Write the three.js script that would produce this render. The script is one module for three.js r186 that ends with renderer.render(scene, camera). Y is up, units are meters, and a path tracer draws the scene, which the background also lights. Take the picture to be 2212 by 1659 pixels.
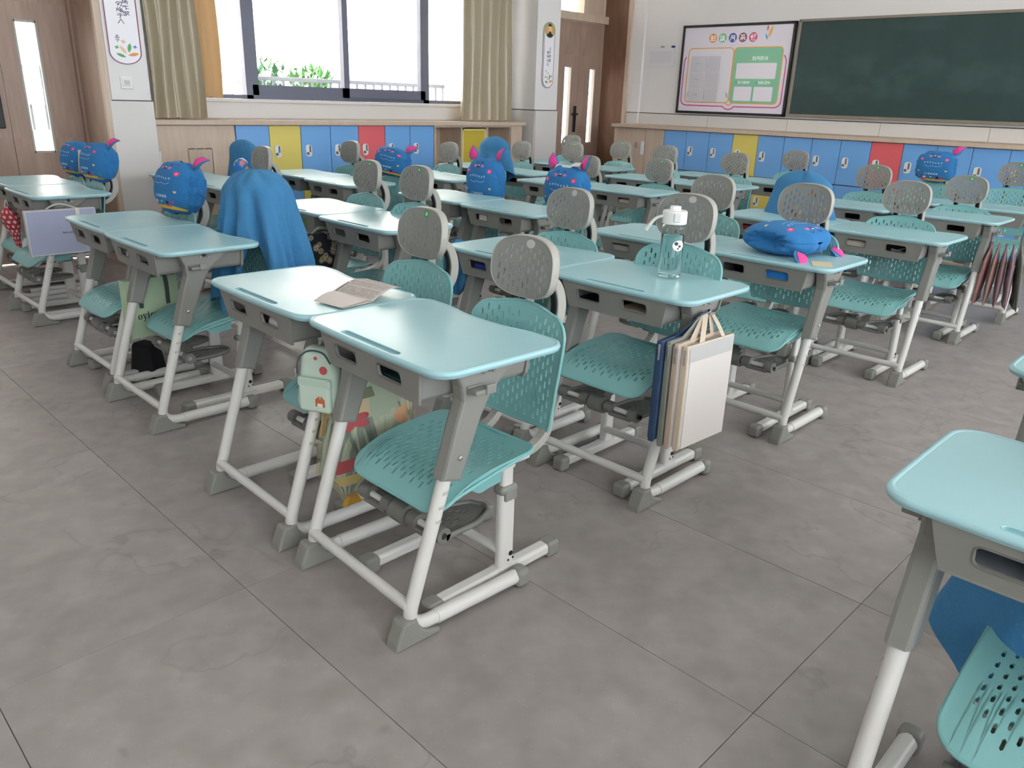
import * as THREE from 'three';
import { RoundedBoxGeometry } from 'three/addons/geometries/RoundedBoxGeometry.js';
import { mergeGeometries, mergeVertices, toCreasedNormals } from 'three/addons/utils/BufferGeometryUtils.js';
import { RectAreaLightUniformsLib } from 'three/addons/lights/RectAreaLightUniformsLib.js';
import { TessellateModifier } from 'three/addons/modifiers/TessellateModifier.js';

// ---------------------------------------------------------------- camera, sky, sun, exposure
const scene = new THREE.Scene();
const camera = new THREE.PerspectiveCamera(52.334, 2212 / 1659, 0.05, 200);
camera.position.set(0, 1.278, 0);
camera.rotation.set(THREE.MathUtils.degToRad(-19.9504), THREE.MathUtils.degToRad(-45.7628), THREE.MathUtils.degToRad(1.9004), 'YXZ');
const EXPOSURE = 1.9, SKY = 5.0, SUN = 14.0, LAMP = 1.0;
const renderer = new THREE.WebGLRenderer({ antialias: true });
renderer.toneMapping = THREE.LinearToneMapping;
renderer.toneMappingExposure = EXPOSURE;
renderer.shadowMap.enabled = true;
scene.background = new THREE.Color(0.90, 0.95, 1.0);
scene.backgroundIntensity = SKY;
const sun = new THREE.DirectionalLight(0xfff4e6, SUN);
sun.position.set(-6, 22, 13);
sun.castShadow = true;
sun.shadow.mapSize.set(2048, 2048);
Object.assign(sun.shadow.camera, { left: -16, right: 16, top: 16, bottom: -16, near: 1, far: 70 });
scene.add(sun); scene.add(sun.target); sun.target.position.set(3, 0, -6);

// ---------------------------------------------------------------- small tools
let seed = 7;
const rnd = () => { seed = (seed * 1664525 + 1013904223) >>> 0; return seed / 4294967296; };
const V = (x, y, z) => new THREE.Vector3(x, y, z);
const lerp = THREE.MathUtils.lerp, clamp = THREE.MathUtils.clamp;
const smooth = (a, b, x) => { const t = clamp((x - a) / (b - a), 0, 1); return t * t * (3 - 2 * t); };
const used = new Map();
function numbered(n) { const k = used.get(n) ?? 0; used.set(n, k + 1); return k ? n + '_' + String(k).padStart(3, '0') : n; }
function fin(m) { m.castShadow = true; m.receiveShadow = true; return m; }
function tag(o, label, category, group) { o.userData.label = label; o.userData.category = category; if (group) o.userData.group = group; return o; }
function thing(name, label, category, [x, y, z] = [0, 0, 0], turn = 0, group) {
  const o = new THREE.Group(); o.name = numbered(name); o.position.set(x, y, z); o.rotation.y = turn; scene.add(o);
  return tag(o, label, category, group);
}
function one(name, geo, m, label, category, group) { const o = fin(new THREE.Mesh(geo, m)); o.name = numbered(name); scene.add(o); return tag(o, label, category, group); }
function part(name, geo, m, parent, label) { const o = fin(new THREE.Mesh(geo, m)); o.name = name; parent.add(o); if (label) o.userData.label = label; return o; }
function struct(name, geo, m, parent) {
  const o = geo ? fin(new THREE.Mesh(geo, m)) : new THREE.Group();
  o.name = parent ? name : numbered(name); (parent ?? scene).add(o); if (!parent) o.userData.kind = 'structure'; return o;
}
const dup = (root, x, y, z, turn) => { const r = root.clone(); r.name = numbered(root.name.replace(/_\d{3}$/, '')); r.userData = { ...root.userData }; r.position.set(x, y, z); r.rotation.y = turn ?? root.rotation.y; scene.add(r); return r; };
function merge(list, keepUV) {
  return mergeGeometries(list.map((g) => {
    g = g.index ? g.toNonIndexed() : g.clone();
    for (const n of Object.keys(g.attributes)) if (n !== 'position' && n !== 'normal' && !(keepUV && n === 'uv')) g.deleteAttribute(n);
    return g;
  }));
}
const box = (w, h, d, x = 0, y = 0, z = 0) => new THREE.BoxGeometry(w, h, d).translate(x, y, z);
const rbox = (w, h, d, r, x = 0, y = 0, z = 0, s = 2) => new RoundedBoxGeometry(w, h, d, s, Math.min(r, w / 2.02, h / 2.02, d / 2.02)).translate(x, y, z);
// box between two corners
const bb = (x0, y0, z0, x1, y1, z1, r) => r ? rbox(x1 - x0, y1 - y0, z1 - z0, r, (x0 + x1) / 2, (y0 + y1) / 2, (z0 + z1) / 2) : box(x1 - x0, y1 - y0, z1 - z0, (x0 + x1) / 2, (y0 + y1) / 2, (z0 + z1) / 2);
// box with uv in metres
function ubox(x0, y0, z0, x1, y1, z1, off = 0) {
  const g = bb(x0, y0, z0, x1, y1, z1), p = g.attributes.position, n = g.attributes.normal, uv = g.attributes.uv;
  for (let i = 0; i < p.count; i++) {
    const a = [Math.abs(n.getX(i)), Math.abs(n.getY(i)), Math.abs(n.getZ(i))];
    if (a[0] > 0.5) uv.setXY(i, p.getZ(i) + off, p.getY(i)); else if (a[1] > 0.5) uv.setXY(i, p.getX(i) + off, p.getZ(i)); else uv.setXY(i, p.getX(i) + off, p.getY(i));
  }
  return g;
}
const cyl = (r0, r1, h, s = 16) => new THREE.CylinderGeometry(r0, r1, h, s);
function rod(a, b, r, s = 12, r2 = r) {   // round bar from a to b
  const d = b.clone().sub(a), g = new THREE.CylinderGeometry(r2, r, d.length(), s);
  g.applyQuaternion(new THREE.Quaternion().setFromUnitVectors(V(0, 1, 0), d.clone().normalize()));
  return g.translate((a.x + b.x) / 2, (a.y + b.y) / 2, (a.z + b.z) / 2);
}
const tube = (pts, r, n = 24, s = 8, closed = false) => new THREE.TubeGeometry(new THREE.CatmullRomCurve3(pts, closed), n, r, s, closed);
function rrShape(w, h, r, cx = 0, cy = 0) {
  const s = new THREE.Shape(), x = cx - w / 2, y = cy - h / 2;
  s.moveTo(x + r, y); s.lineTo(x + w - r, y); s.absarc(x + w - r, y + r, r, -Math.PI / 2, 0); s.lineTo(x + w, y + h - r); s.absarc(x + w - r, y + h - r, r, 0, Math.PI / 2);
  s.lineTo(x + r, y + h); s.absarc(x + r, y + h - r, r, Math.PI / 2, Math.PI); s.lineTo(x, y + r); s.absarc(x + r, y + r, r, Math.PI, Math.PI * 1.5);
  return s;
}
const poly = (pts) => new THREE.Shape(pts.map(([x, y]) => new THREE.Vector2(x, y)));
const extr = (shape, depth, bevel = 0, seg = 6) => new THREE.ExtrudeGeometry(shape, { depth: depth - 2 * bevel, bevelEnabled: bevel > 0, bevelThickness: bevel, bevelSize: bevel, bevelOffset: -bevel, bevelSegments: 2, curveSegments: seg }).translate(0, 0, bevel);
const basis = (g, X, Y, Z, o = V(0, 0, 0)) => g.applyMatrix4(new THREE.Matrix4().makeBasis(X, Y, Z).setPosition(o));
const EX = V(1, 0, 0), EY = V(0, 1, 0), EZ = V(0, 0, 1), NX = V(-1, 0, 0), NY = V(0, -1, 0), NZ = V(0, 0, -1);
// grid surface from a function (u, v in 0..1), smooth normals, uv kept
function surf(nu, nv, fn, uvf) {
  const pos = [], uv = [], idx = [];
  for (let j = 0; j <= nv; j++) for (let i = 0; i <= nu; i++) { const p = fn(i / nu, j / nv); pos.push(p.x, p.y, p.z); const q = uvf ? uvf(i / nu, j / nv, p) : [i / nu, j / nv]; uv.push(q[0], q[1]); }
  for (let j = 0; j < nv; j++) for (let i = 0; i < nu; i++) { const a = j * (nu + 1) + i, b = a + 1, c = a + nu + 1, d = c + 1; idx.push(a, c, b, b, c, d); }
  const g = new THREE.BufferGeometry(); g.setAttribute('position', new THREE.Float32BufferAttribute(pos, 3)); g.setAttribute('uv', new THREE.Float32BufferAttribute(uv, 2)); g.setIndex(idx); g.computeVertexNormals(); return g;
}
// perforated plastic sheet: flat outline + slots, bent by fn(a, b) -> Vector3
function sheet(outline, slots, thick, maxEdge, fn) {
  const hole = ([a, b, L, w, ang]) => {
    const r = w / 2, l = L / 2 - r, c = Math.cos(ang), s = Math.sin(ang), out = [];
    for (const [x, y] of [[-l, -r], [l, -r], [l + r, 0], [l, r], [-l, r], [-l - r, 0]]) out.push(new THREE.Vector2(a + x * c - y * s, b + x * s + y * c));
    return out;
  };
  const holes = slots.map(hole), shape = new THREE.Shape(outline.map(([a, b]) => new THREE.Vector2(a, b)));
  for (const h of holes) shape.holes.push(new THREE.Path(h));
  let g = new THREE.ShapeGeometry(shape).toNonIndexed(); g.deleteAttribute('uv'); g.deleteAttribute('normal');
  g = mergeVertices(new TessellateModifier(maxEdge, 6).modify(g), 1e-6);
  const p = g.attributes.position, ix = g.index.array, e = 1e-3, N = new THREE.Vector3();
  const nrm = (a, b) => N.crossVectors(fn(a, b + e).sub(fn(a, b - e)), fn(a + e, b).sub(fn(a - e, b))).normalize().clone();
  const pos = [], nor = [], idx = [];
  const tri = (a, b, c) => {   // winding follows the normals
    const A = V(...pos.slice(a * 3, a * 3 + 3)), n = V(...pos.slice(b * 3, b * 3 + 3)).sub(A).cross(V(...pos.slice(c * 3, c * 3 + 3)).sub(A));
    n.x * nor[a * 3] + n.y * nor[a * 3 + 1] + n.z * nor[a * 3 + 2] >= 0 ? idx.push(a, b, c) : idx.push(a, c, b);
  };
  for (const side of [1, -1]) {
    const base = pos.length / 3;
    for (let i = 0; i < p.count; i++) { const n = nrm(p.getX(i), p.getY(i)), q = fn(p.getX(i), p.getY(i)).addScaledVector(n, side * thick / 2); pos.push(q.x, q.y, q.z); nor.push(n.x * side, n.y * side, n.z * side); }
    for (let i = 0; i < ix.length; i += 3) tri(base + ix[i], base + ix[i + 1], base + ix[i + 2]);
  }
  const wall = (pts, inward) => {
    const L = [];
    for (let i = 0; i < pts.length; i++) { const A = pts[i], B = pts[(i + 1) % pts.length], n = Math.max(1, Math.ceil(A.distanceTo(B) / maxEdge)); for (let k = 0; k < n; k++) L.push(A.clone().lerp(B, k / n)); }
    for (let i = 0; i < L.length; i++) {
      const A = L[i], B = L[(i + 1) % L.length], n1 = nrm(A.x, A.y), n2 = nrm(B.x, B.y), a = fn(A.x, A.y), b = fn(B.x, B.y);
      const w = b.clone().sub(a).cross(n1).normalize(), at = pos.length / 3;
      for (const [q, n, s] of [[a, n1, 1], [b, n2, 1], [a, n1, -1], [b, n2, -1]]) { const r = q.clone().addScaledVector(n, s * thick / 2); pos.push(r.x, r.y, r.z); nor.push(w.x, w.y, w.z); }
      tri(at, at + 2, at + 1); tri(at + 1, at + 2, at + 3);
    }
  };
  wall(outline.map(([a, b]) => new THREE.Vector2(a, b))); for (const h of holes) wall(h);
  const out = new THREE.BufferGeometry(); out.setAttribute('position', new THREE.Float32BufferAttribute(pos, 3)); out.setAttribute('normal', new THREE.Float32BufferAttribute(nor, 3)); out.setIndex(idx);
  return out;
}
const ringPts = (shape, div = 6) => shape.extractPoints(div).shape.map((v) => [v.x, v.y]).filter(([x, y], i, A) => i === 0 || Math.hypot(x - A[0][0], y - A[0][1]) > 1e-6);
const inside = (pts, x, y) => { let c = false; for (let i = 0, j = pts.length - 1; i < pts.length; j = i++) { const [xi, yi] = pts[i], [xj, yj] = pts[j]; if ((yi > y) !== (yj > y) && x < ((xj - xi) * (y - yi)) / (yj - yi) + xi) c = !c; } return c; };
function bead(outline, r, fn, n = 90, s = 6) {   // rounded lip along an outline
  return new THREE.TubeGeometry(new THREE.CatmullRomCurve3(outline.filter((_, i) => i % 1 === 0).map(([a, b]) => fn(a, b)), true, 'centripetal'), n, r, s, true);
}

// ---------------------------------------------------------------- textures and materials
function hash(x, y) { let h = (x * 374761393 + y * 668265263) | 0; h = Math.imul(h ^ (h >>> 13), 1274126177); return ((h ^ (h >>> 16)) >>> 0) / 4294967296; }
function vnoise(x, y, per) { const ix = Math.floor(x), iy = Math.floor(y), fx = x - ix, fy = y - iy, u = fx * fx * (3 - 2 * fx), v = fy * fy * (3 - 2 * fy), m = (k) => ((k % per) + per) % per;
  return lerp(lerp(hash(m(ix), m(iy)), hash(m(ix + 1), m(iy)), u), lerp(hash(m(ix), m(iy + 1)), hash(m(ix + 1), m(iy + 1)), u), v); }
function fbm(x, y, f, oct) { let s = 0, a = 0.5, t = 0; for (let o = 0; o < oct; o++) { s += a * vnoise(x * f, y * f, f); t += a; a *= 0.5; f *= 2; } return s / t; }
function texture(n, fn, srgb = true, rep = 1) {
  const d = new Uint8Array(n * n * 4);
  for (let j = 0; j < n; j++) for (let i = 0; i < n; i++) { const c = fn(i / n, j / n), o = (j * n + i) * 4; d[o] = clamp(c[0], 0, 255); d[o + 1] = clamp(c[1], 0, 255); d[o + 2] = clamp(c[2], 0, 255); d[o + 3] = 255; }
  const t = new THREE.DataTexture(d, n, n); t.wrapS = t.wrapT = THREE.RepeatWrapping; t.magFilter = THREE.LinearFilter; t.minFilter = THREE.LinearMipmapLinearFilter; t.generateMipmaps = true;
  if (srgb) t.colorSpace = THREE.SRGBColorSpace; t.repeat.set(rep, rep); t.needsUpdate = true; return t;
}
function canvasTex(w, h, draw) { const c = document.createElement('canvas'); c.width = w; c.height = h; const x = c.getContext('2d'); draw(x, w, h); const t = new THREE.CanvasTexture(c); t.colorSpace = THREE.SRGBColorSpace; t.anisotropy = 8; return t; }
const grey = (v) => [v, v, v];
const peel = texture(256, (u, v) => grey(128 + 90 * (fbm(u, v, 48, 2) - 0.5)), false, 8);
const smudge = texture(256, (u, v) => { const a = fbm(u, v, 4, 4), b = fbm(u + 0.3, v + 0.6, 24, 2); return grey(255 * clamp(0.34 + 0.10 * (a - 0.5) + 0.05 * (b - 0.5), 0, 1)); }, false, 1.3);
const std = (c, rough, o = {}) => new THREE.MeshStandardMaterial({ color: c, roughness: rough, ...o });
const M = {
  top: std('#9cc5cb', 0.5, { roughnessMap: smudge, bumpMap: peel, bumpScale: 0.00006 }),
  teal: std('#7cb3b2', 0.42),
  grey: std('#83837e', 0.5),
  greyDark: std('#6d6d68', 0.55),
  shell: std('#a5a39b', 0.45),
  black: std('#16171a', 0.5),
  steel: std('#d2d1cc', 0.34),
  chrome: std('#c9c9c9', 0.25, { metalness: 0.9 }),
  cap: std('#85857f', 0.55),
  inner: std('#3a3a3a', 0.7),
};
M.top.roughness = 1.0;
const woodTex = (base, dark, n = 512) => texture(n, (u, v) => { const g = fbm(u * 1, v * 0.08 + 0.2, 64, 3), w = fbm(u, v * 0.3, 10, 3), k = 0.55 * g + 0.45 * w; return [0, 1, 2].map((i) => lerp(dark[i], base[i], clamp(0.15 + 1.2 * k - 0.2, 0, 1))); });
const woodDoor = woodTex([174, 149, 133], [146, 121, 107]), woodCab = woodTex([211, 191, 171], [189, 167, 147]), woodDark = woodTex([140, 104, 82], [112, 80, 62]);
for (const t of [woodDoor, woodCab, woodDark]) t.repeat.set(1.1, 1.1);
M.woodDoor = new THREE.MeshStandardMaterial({ map: woodDoor, roughness: 0.5 });
M.woodCab = new THREE.MeshStandardMaterial({ map: woodCab, roughness: 0.5 });
M.woodDark = new THREE.MeshStandardMaterial({ map: woodDark, roughness: 0.5 });
const paint = texture(256, (u, v) => grey(120 + 70 * (fbm(u, v, 64, 3) - 0.5)), false, 2);
M.wall = std('#e7e3e1', 0.85, { bumpMap: paint, bumpScale: 0.0003 });
M.wains = std('#d8d3ce', 0.45);
M.ceiling = std('#f0efec', 0.9);
M.dado = std('#4c4640', 0.6);
M.alu = std('#6b6d7c', 0.45, { metalness: 0.2 });
M.glass = new THREE.MeshPhysicalMaterial({ color: '#ffffff', roughness: 0.0, transmission: 1, thickness: 0, ior: 1.5 });
M.lockBlue = std('#72abe6', 0.4); M.lockYellow = std('#e0cd66', 0.4); M.lockRed = std('#e5656b', 0.4);
M.plate = std('#e7e5e6', 0.35);
M.white = std('#e9e7e3', 0.5);
const plushBump = texture(256, (u, v) => grey(255 * (0.6 * fbm(u, v, 90, 2) + 0.4 * fbm(u, v, 8, 3))), false, 3);
M.plush = new THREE.MeshPhysicalMaterial({ color: '#3d7dab', roughness: 0.95, sheen: 0.3, sheenRoughness: 0.5, sheenColor: new THREE.Color('#7fb6e6'), bumpMap: plushBump, bumpScale: 0.003, side: THREE.DoubleSide });
M.pink = std('#e0428c', 0.8, { side: THREE.DoubleSide });

// ---------------------------------------------------------------- hand-stroked Chinese characters (0-9 grid, y down; each run of digit pairs is one stroke)
const GL = {
  班: '0131 0434 0838 2128 4149 3335 6191 6494 6898 8188', 级: '200323 2307 0737 0938 4171 7154 5484 8449 5499 5149', 风: '2109 2181 8189 8998 3376 7336', 采: '7011 1223 4143 8263 0595 4449 4508 5598',
  栏: '0343 2029 2305 2346 5061 9071 5393 6686 4999', 训: '1021 0424 2428 2837 5149 7178 9199', 学: '1022 4042 8062 0305 0393 9395 3565 6547 0797 4749 4939', 习: '1191 9199 9979 3354 2785',
  榜: '0343 2029 2305 2346 4191 6062 4343 4393 4345 5595 6548 6787 8789', 样: '0343 2029 2305 2346 5062 9072 4393 5595 4797 7379', 目: '2029 2080 8089 2383 2686 2989', 标: '0343 2029 2305 2346 5191 4494 7479 5548 8697',
  己: '1181 8185 1585 1519 1999 9997', 所: '3011 1118 1343 4346 1646 8161 6158 6494 8489', 不: '0191 5104 5159 5597', 欲: '1002 3043 2204 2245 1646 1619 1949 4649 7052 5191 9183 7349 7498', 勿: '3104 2191 9189 8969 4427 6338',
  施: '2021 0343 1308 1545 4548 6051 5293 6469 5595 7478 9599 5999', 于: '1181 0494 5159 5939', 人: '5009 5099', 孟: '2181 8143 4346 2353 1696 1619 9699 4649 6669 0999', 子: '1181 8154 5459 5939 0494',
  上: '4049 4484 0999', 士: '0393 5059 2989', 闻: '0109 2191 9199 3373 4348 6368 4565 3878', 道: '1021 0434 2438 0999 5061 9071 4292 5358 8388 5383 5585 5888', 勤: '0141 1013 3033 1343 1346 4346 1646 2129 0949 5393 9398 7058',
  而: '0191 5143 0309 0393 9399 3338 6368', 行: '2003 3206 1419 5191 4494 7479 7959', 之: '4051 1282 8227 0626 2699',
};
function glyph(x, ch, cx, cy, s, color, lw = 0.13) {
  x.strokeStyle = color; x.lineWidth = s * lw; x.lineCap = 'round'; x.lineJoin = 'round';
  for (const st of (GL[ch] ?? '1191 5159').split(' ')) { x.beginPath(); for (let i = 0; i < st.length; i += 2) { const px = cx + (st[i] / 9 - 0.5) * s, py = cy + (st[i + 1] / 9 - 0.5) * s; i ? x.lineTo(px, py) : x.moveTo(px, py); } x.stroke(); }
}
const glyphs = (x, str, cx, cy, s, dx, dy, color, lw) => [...str].forEach((c, i) => glyph(x, c, cx + i * dx, cy + i * dy, s, color, lw));
function leafPath(x, cx, cy, l, w, a, color) { x.save(); x.translate(cx, cy); x.rotate(a); x.fillStyle = color; x.beginPath(); x.moveTo(0, -l / 2); x.quadraticCurveTo(w, 0, 0, l / 2); x.quadraticCurveTo(-w, 0, 0, -l / 2); x.fill(); x.restore(); }
function star4(x, cx, cy, r, color) { x.fillStyle = color; x.beginPath(); for (let i = 0; i < 4; i++) { const a = (i * Math.PI) / 2 + 0.3, b = a + Math.PI / 4; x.lineTo(cx + r * Math.cos(a), cy + r * Math.sin(a)); x.lineTo(cx + r * 0.45 * Math.cos(b), cy + r * 0.45 * Math.sin(b)); } x.fill(); }

// ---------------------------------------------------------------- the room
const XF = -2.6, XB = 8.36, ZW = -6.65, ZR = 1.75, HC = 3.35;
// floor of 0.6 x 1.2 m stone-look tiles, each a piece of its own with open joints
const stone = texture(1024, (u, v) => {
  const a = fbm(u, v, 5, 5), b = fbm(u + 0.4, v + 0.1, 40, 3), c = fbm(u * 1, v + 0.03 * Math.sin(9 * u), 14, 4), vein = Math.max(0, 1 - Math.abs(c - 0.5) * 34) * smooth(0.45, 0.62, a);
  const sp = hash(Math.floor(u * 1024), Math.floor(v * 1024)) > 0.9965 ? 16 : 0, k = 14 * (a - 0.5) + 22 * (b - 0.5) - 12 * vein + sp;
  return [152 + k, 145 + k, 142 + k];
});
stone.repeat.set(0.42, 0.42);
const stoneRough = texture(256, (u, v) => grey(255 * clamp(0.44 + 0.22 * (fbm(u, v, 6, 4) - 0.5) + 0.1 * (fbm(u, v, 50, 2) - 0.5), 0, 1)), false, 0.6);
const tileM = new THREE.MeshStandardMaterial({ map: stone, roughness: 1, roughnessMap: stoneRough, bumpMap: peel, bumpScale: 0.0002 });
{
  const floor = struct('floor', ubox(XF - 0.2, -0.2, -6.85, XB + 0.25, -0.004, ZR + 0.2), std('#6d6864', 0.9));
  const x0 = 0.203 - 0.6 * 5, z0 = -0.575 - 1.2 * 6, vars = [];
  for (let k = 0; k < 6; k++) {
    const g = rbox(0.5985, 0.012, 1.1985, 0.001, 0, -0.006, 0, 1), p = g.attributes.position, uv = g.attributes.uv, ox = rnd() * 9, oz = rnd() * 9;
    for (let i = 0; i < p.count; i++) uv.setXY(i, p.getX(i) + ox, p.getZ(i) + oz);
    vars.push(g);
  }
  for (let i = 0; i < 20; i++) for (let j = 0; j < 8; j++) {
    const cx = x0 + 0.6 * i + 0.3, cz = z0 + 1.2 * j + 0.6; if (cx < XF - 0.3 || cx > XB + 0.1 || cz < -7.3 || cz > ZR + 0.5) continue;
    const t = struct('floor_tile', vars[Math.floor(rnd() * 6)], tileM, floor); t.position.set(cx, (rnd() - 0.5) * 0.0006, cz); if (rnd() < 0.5) t.rotation.y = Math.PI;
  }
}
struct('ceiling', bb(XF - 0.2, HC, -6.85, XB + 0.25, HC + 0.2, ZR + 0.2), M.ceiling);
// window wall (corridor side)
const wallGeo = (list) => merge(list.map((a) => bb(...a)));
{
  const w = struct('wall_corridor', wallGeo([
    [XF - 0.2, 0, -6.85, 0.70, HC, ZW], [0.70, 2.95, -6.85, 2.17, HC, ZW], [2.17, 0, -6.85, 3.0, HC, ZW], [3.0, 0, -6.85, 6.3, 1.215, ZW], [3.0, 2.9, -6.85, 6.3, HC, ZW],
    [6.3, 0, -6.85, 7.2, HC, ZW], [7.2, 2.95, -6.85, 8.33, HC, ZW], [8.33, 0, -6.85, XB + 0.25, HC, ZW],
    [2.17, 0, ZW, 2.47, HC, -6.215], [6.59, 0, ZW, 6.95, HC, -6.215]]), M.wall);
  struct('pillar_panel', bb(2.172, 0.02, -6.215, 2.478, 1.185, -6.198, 0.004), M.wains, w); struct('pillar_panel', bb(2.19, 1.192, -6.215, 2.455, HC - 0.01, -6.205, 0.003), M.wall, w);
  struct('pillar_panel', bb(6.60, 0.02, -6.215, 6.955, 1.178, -6.2, 0.004), M.wains, w); struct('pillar_panel', bb(6.578, 0.02, ZW, 6.59, 1.178, -6.2, 0.003), M.wains, w);
  struct('seam_strip', merge([bb(6.582, 1.179, ZW, 6.592, 1.188, -6.2), bb(6.59, 1.179, -6.217, 6.952, 1.188, -6.208), bb(2.18, 1.185, -6.217, 2.47, 1.192, -6.208)]), M.dado, w);
  struct('wall_panel', bb(3.0, 1.06, ZW, 6.578, 1.19, ZW + 0.012, 0.003), M.wains, w);
  struct('window_sill', bb(2.98, 1.19, -6.7, 6.32, 1.217, ZW + 0.03, 0.004), M.wains, w);
}
struct('wall_back', wallGeo([[XB, 0, -6.85, XB + 0.25, HC, ZR + 0.2], [8.33, 0, -6.28, XB, HC, -6.1]]), M.wall);
{
  const w = scene.getObjectByName('wall_back');
  for (let k = 0; k < 8; k++) struct('wall_panel', bb(XB - 0.014, 0.02, -6.1 + k * 0.98, XB, 1.178, -6.1 + k * 0.98 + 0.977, 0.003), M.wains, w);
  struct('wall_panel', bb(8.318, 0.02, -6.27, 8.33, 1.178, -6.1, 0.003), M.wains, w);
  struct('seam_strip', merge([bb(XB - 0.008, 1.178, -6.1, XB, 1.187, ZR), bb(8.322, 1.178, -6.27, 8.33, 1.187, -6.1)]), M.dado, w);
}
struct('wall_front', bb(XF - 0.2, 0, -6.85, XF, HC, ZR + 0.2), M.wall);
struct('wall_garden', wallGeo([[XF, 0, ZR, XB, 0.9, ZR + 0.2], [XF, 2.85, ZR, XB, HC, ZR + 0.2], [XF, 0.9, ZR, -2.0, 2.85, ZR + 0.2], [1.4, 0.9, ZR, 2.0, 2.85, ZR + 0.2], [5.2, 0.9, ZR, 5.8, 2.85, ZR + 0.2], [8.0, 0.9, ZR, XB, 2.85, ZR + 0.2]]), M.wall);
[[-2.0, 1.4], [2.0, 5.2], [5.8, 8.0]].forEach(([a, b], i) => {   // three windows behind the camera's right shoulder
  const w = struct('window_' + (i + 2), merge([bb(a, 0.9, ZR + 0.08, b, 0.96, ZR + 0.14), bb(a, 2.79, ZR + 0.08, b, 2.85, ZR + 0.14), bb(a, 0.9, ZR + 0.08, a + 0.06, 2.85, ZR + 0.14), bb(b - 0.06, 0.9, ZR + 0.08, b, 2.85, ZR + 0.14), bb((a + b) / 2 - 0.04, 0.9, ZR + 0.08, (a + b) / 2 + 0.04, 2.85, ZR + 0.14)]), M.alu);
  struct('pane', bb(a + 0.05, 0.95, ZR + 0.105, (a + b) / 2, 2.8, ZR + 0.111), M.glass, w); struct('pane', bb((a + b) / 2, 0.95, ZR + 0.105, b - 0.05, 2.8, ZR + 0.111), M.glass, w);
});
struct('roof', wallGeo([[XF - 0.2, 2.98, ZR + 0.2, XB + 0.25, 3.12, ZR + 1.7], [XF - 0.2, HC, -9.1, XB + 0.25, HC + 0.25, -6.85]]), M.wall);
// window towards the corridor
{
  const z0 = -6.79, z1 = -6.73, w = struct('window_1', null);
  struct('window_frame', merge([bb(3.0, 1.217, z0, 6.3, 1.25, z1), bb(3.0, 2.86, z0, 6.3, 2.9, z1), bb(3.0, 1.217, z0, 3.04, 2.9, z1), bb(6.26, 1.217, z0, 6.3, 2.9, z1), bb(3.5, 1.217, z0, 3.56, 2.9, z1), bb(5.46, 1.217, z0, 5.53, 2.9, z1)]), M.alu, w);
  for (const [a, b, dz] of [[3.56, 4.56, 0.0], [4.48, 5.46, 0.03]]) {
    const s = struct('sliding_sash', merge([bb(a, 1.25, z0 + dz, b, 1.335, z1 + dz), bb(a, 2.79, z0 + dz, b, 2.86, z1 + dz), bb(a, 1.25, z0 + dz, a + 0.055, 2.86, z1 + dz), bb(b - 0.06, 1.25, z0 + dz, b, 2.86, z1 + dz)]), M.alu, w);
    struct('pane', bb(a + 0.05, 1.33, z0 + dz + 0.028, b - 0.055, 2.8, z0 + dz + 0.034), M.glass, s);
  }
  struct('pane', bb(3.035, 1.245, -6.763, 3.51, 2.87, -6.757), M.glass, w); struct('pane', bb(5.52, 1.245, -6.763, 6.27, 2.87, -6.757), M.glass, w);
}
// doors: a leaf with a slit of glass, handle plate and lever
function leaf(parent, x0, x1, top, slit, z = -6.7) {
  const [a, b, y0, y1] = slit, g = merge([ubox(x0, 0.015, z - 0.045, a, top, z, x0), ubox(b, 0.015, z - 0.045, x1, top, z, x0), ubox(a, 0.015, z - 0.045, b, y0, z, x0), ubox(a, y1, z - 0.045, b, top, z, x0)], true);
  const l = struct('door_leaf', g, M.woodDoor, parent);
  struct('slit_frame', merge([bb(a - 0.006, y0 - 0.006, z - 0.02, a + 0.008, y1 + 0.006, z + 0.004), bb(b - 0.008, y0 - 0.006, z - 0.02, b + 0.006, y1 + 0.006, z + 0.004), bb(a, y0 - 0.006, z - 0.02, b, y0 + 0.008, z + 0.004), bb(a, y1 - 0.008, z - 0.02, b, y1 + 0.006, z + 0.004)]), M.shell, l);
  struct('pane', bb(a, y0, z - 0.026, b, y1, z - 0.02), M.glass, l);
  return l;
}
function lever(l, x, y, z = -6.7, dir = 1) {
  const g = merge([rbox(0.05, 0.31, 0.014, 0.01, x, y, z + 0.007), rod(V(x, y + 0.06, z), V(x, y + 0.06, z + 0.05), 0.011), rbox(0.12, 0.022, 0.018, 0.008, x + dir * 0.05, y + 0.06, z + 0.055), rod(V(x, y - 0.07, z), V(x, y - 0.07, z + 0.02), 0.014)]);
  struct('handle', g, M.black, l);
}
{
  const d = struct('door_1', null), f = [[0.70, 0, -6.85, 0.78, 2.95, -6.64], [0.70, 2.19, -6.8, 2.17, 2.27, -6.66], [0.70, 2.9, -6.8, 2.17, 2.96, -6.64], [2.13, 0, -6.85, 2.17, 2.95, -6.66]];
  struct('door_frame', merge(f.map((a) => ubox(...a)), true), M.woodDoor, d);
  struct('jamb_panel', ubox(2.145, 0, -6.66, 2.172, 2.95, -6.24), M.woodDoor, d); struct('trim_strip', ubox(2.14, 0, -6.24, 2.186, 2.95, -6.2), M.woodCab, d);
  lever(leaf(d, 0.785, 1.648, 2.185, [1.05, 1.19, 0.81, 1.7]), 1.59, 1.13, -6.7, -1); leaf(d, 1.652, 2.128, 2.185, [1.775, 1.915, 0.81, 1.695]);
  struct('pane', bb(0.78, 2.27, -6.74, 2.13, 2.9, -6.733), M.glass, d);
}
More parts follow.
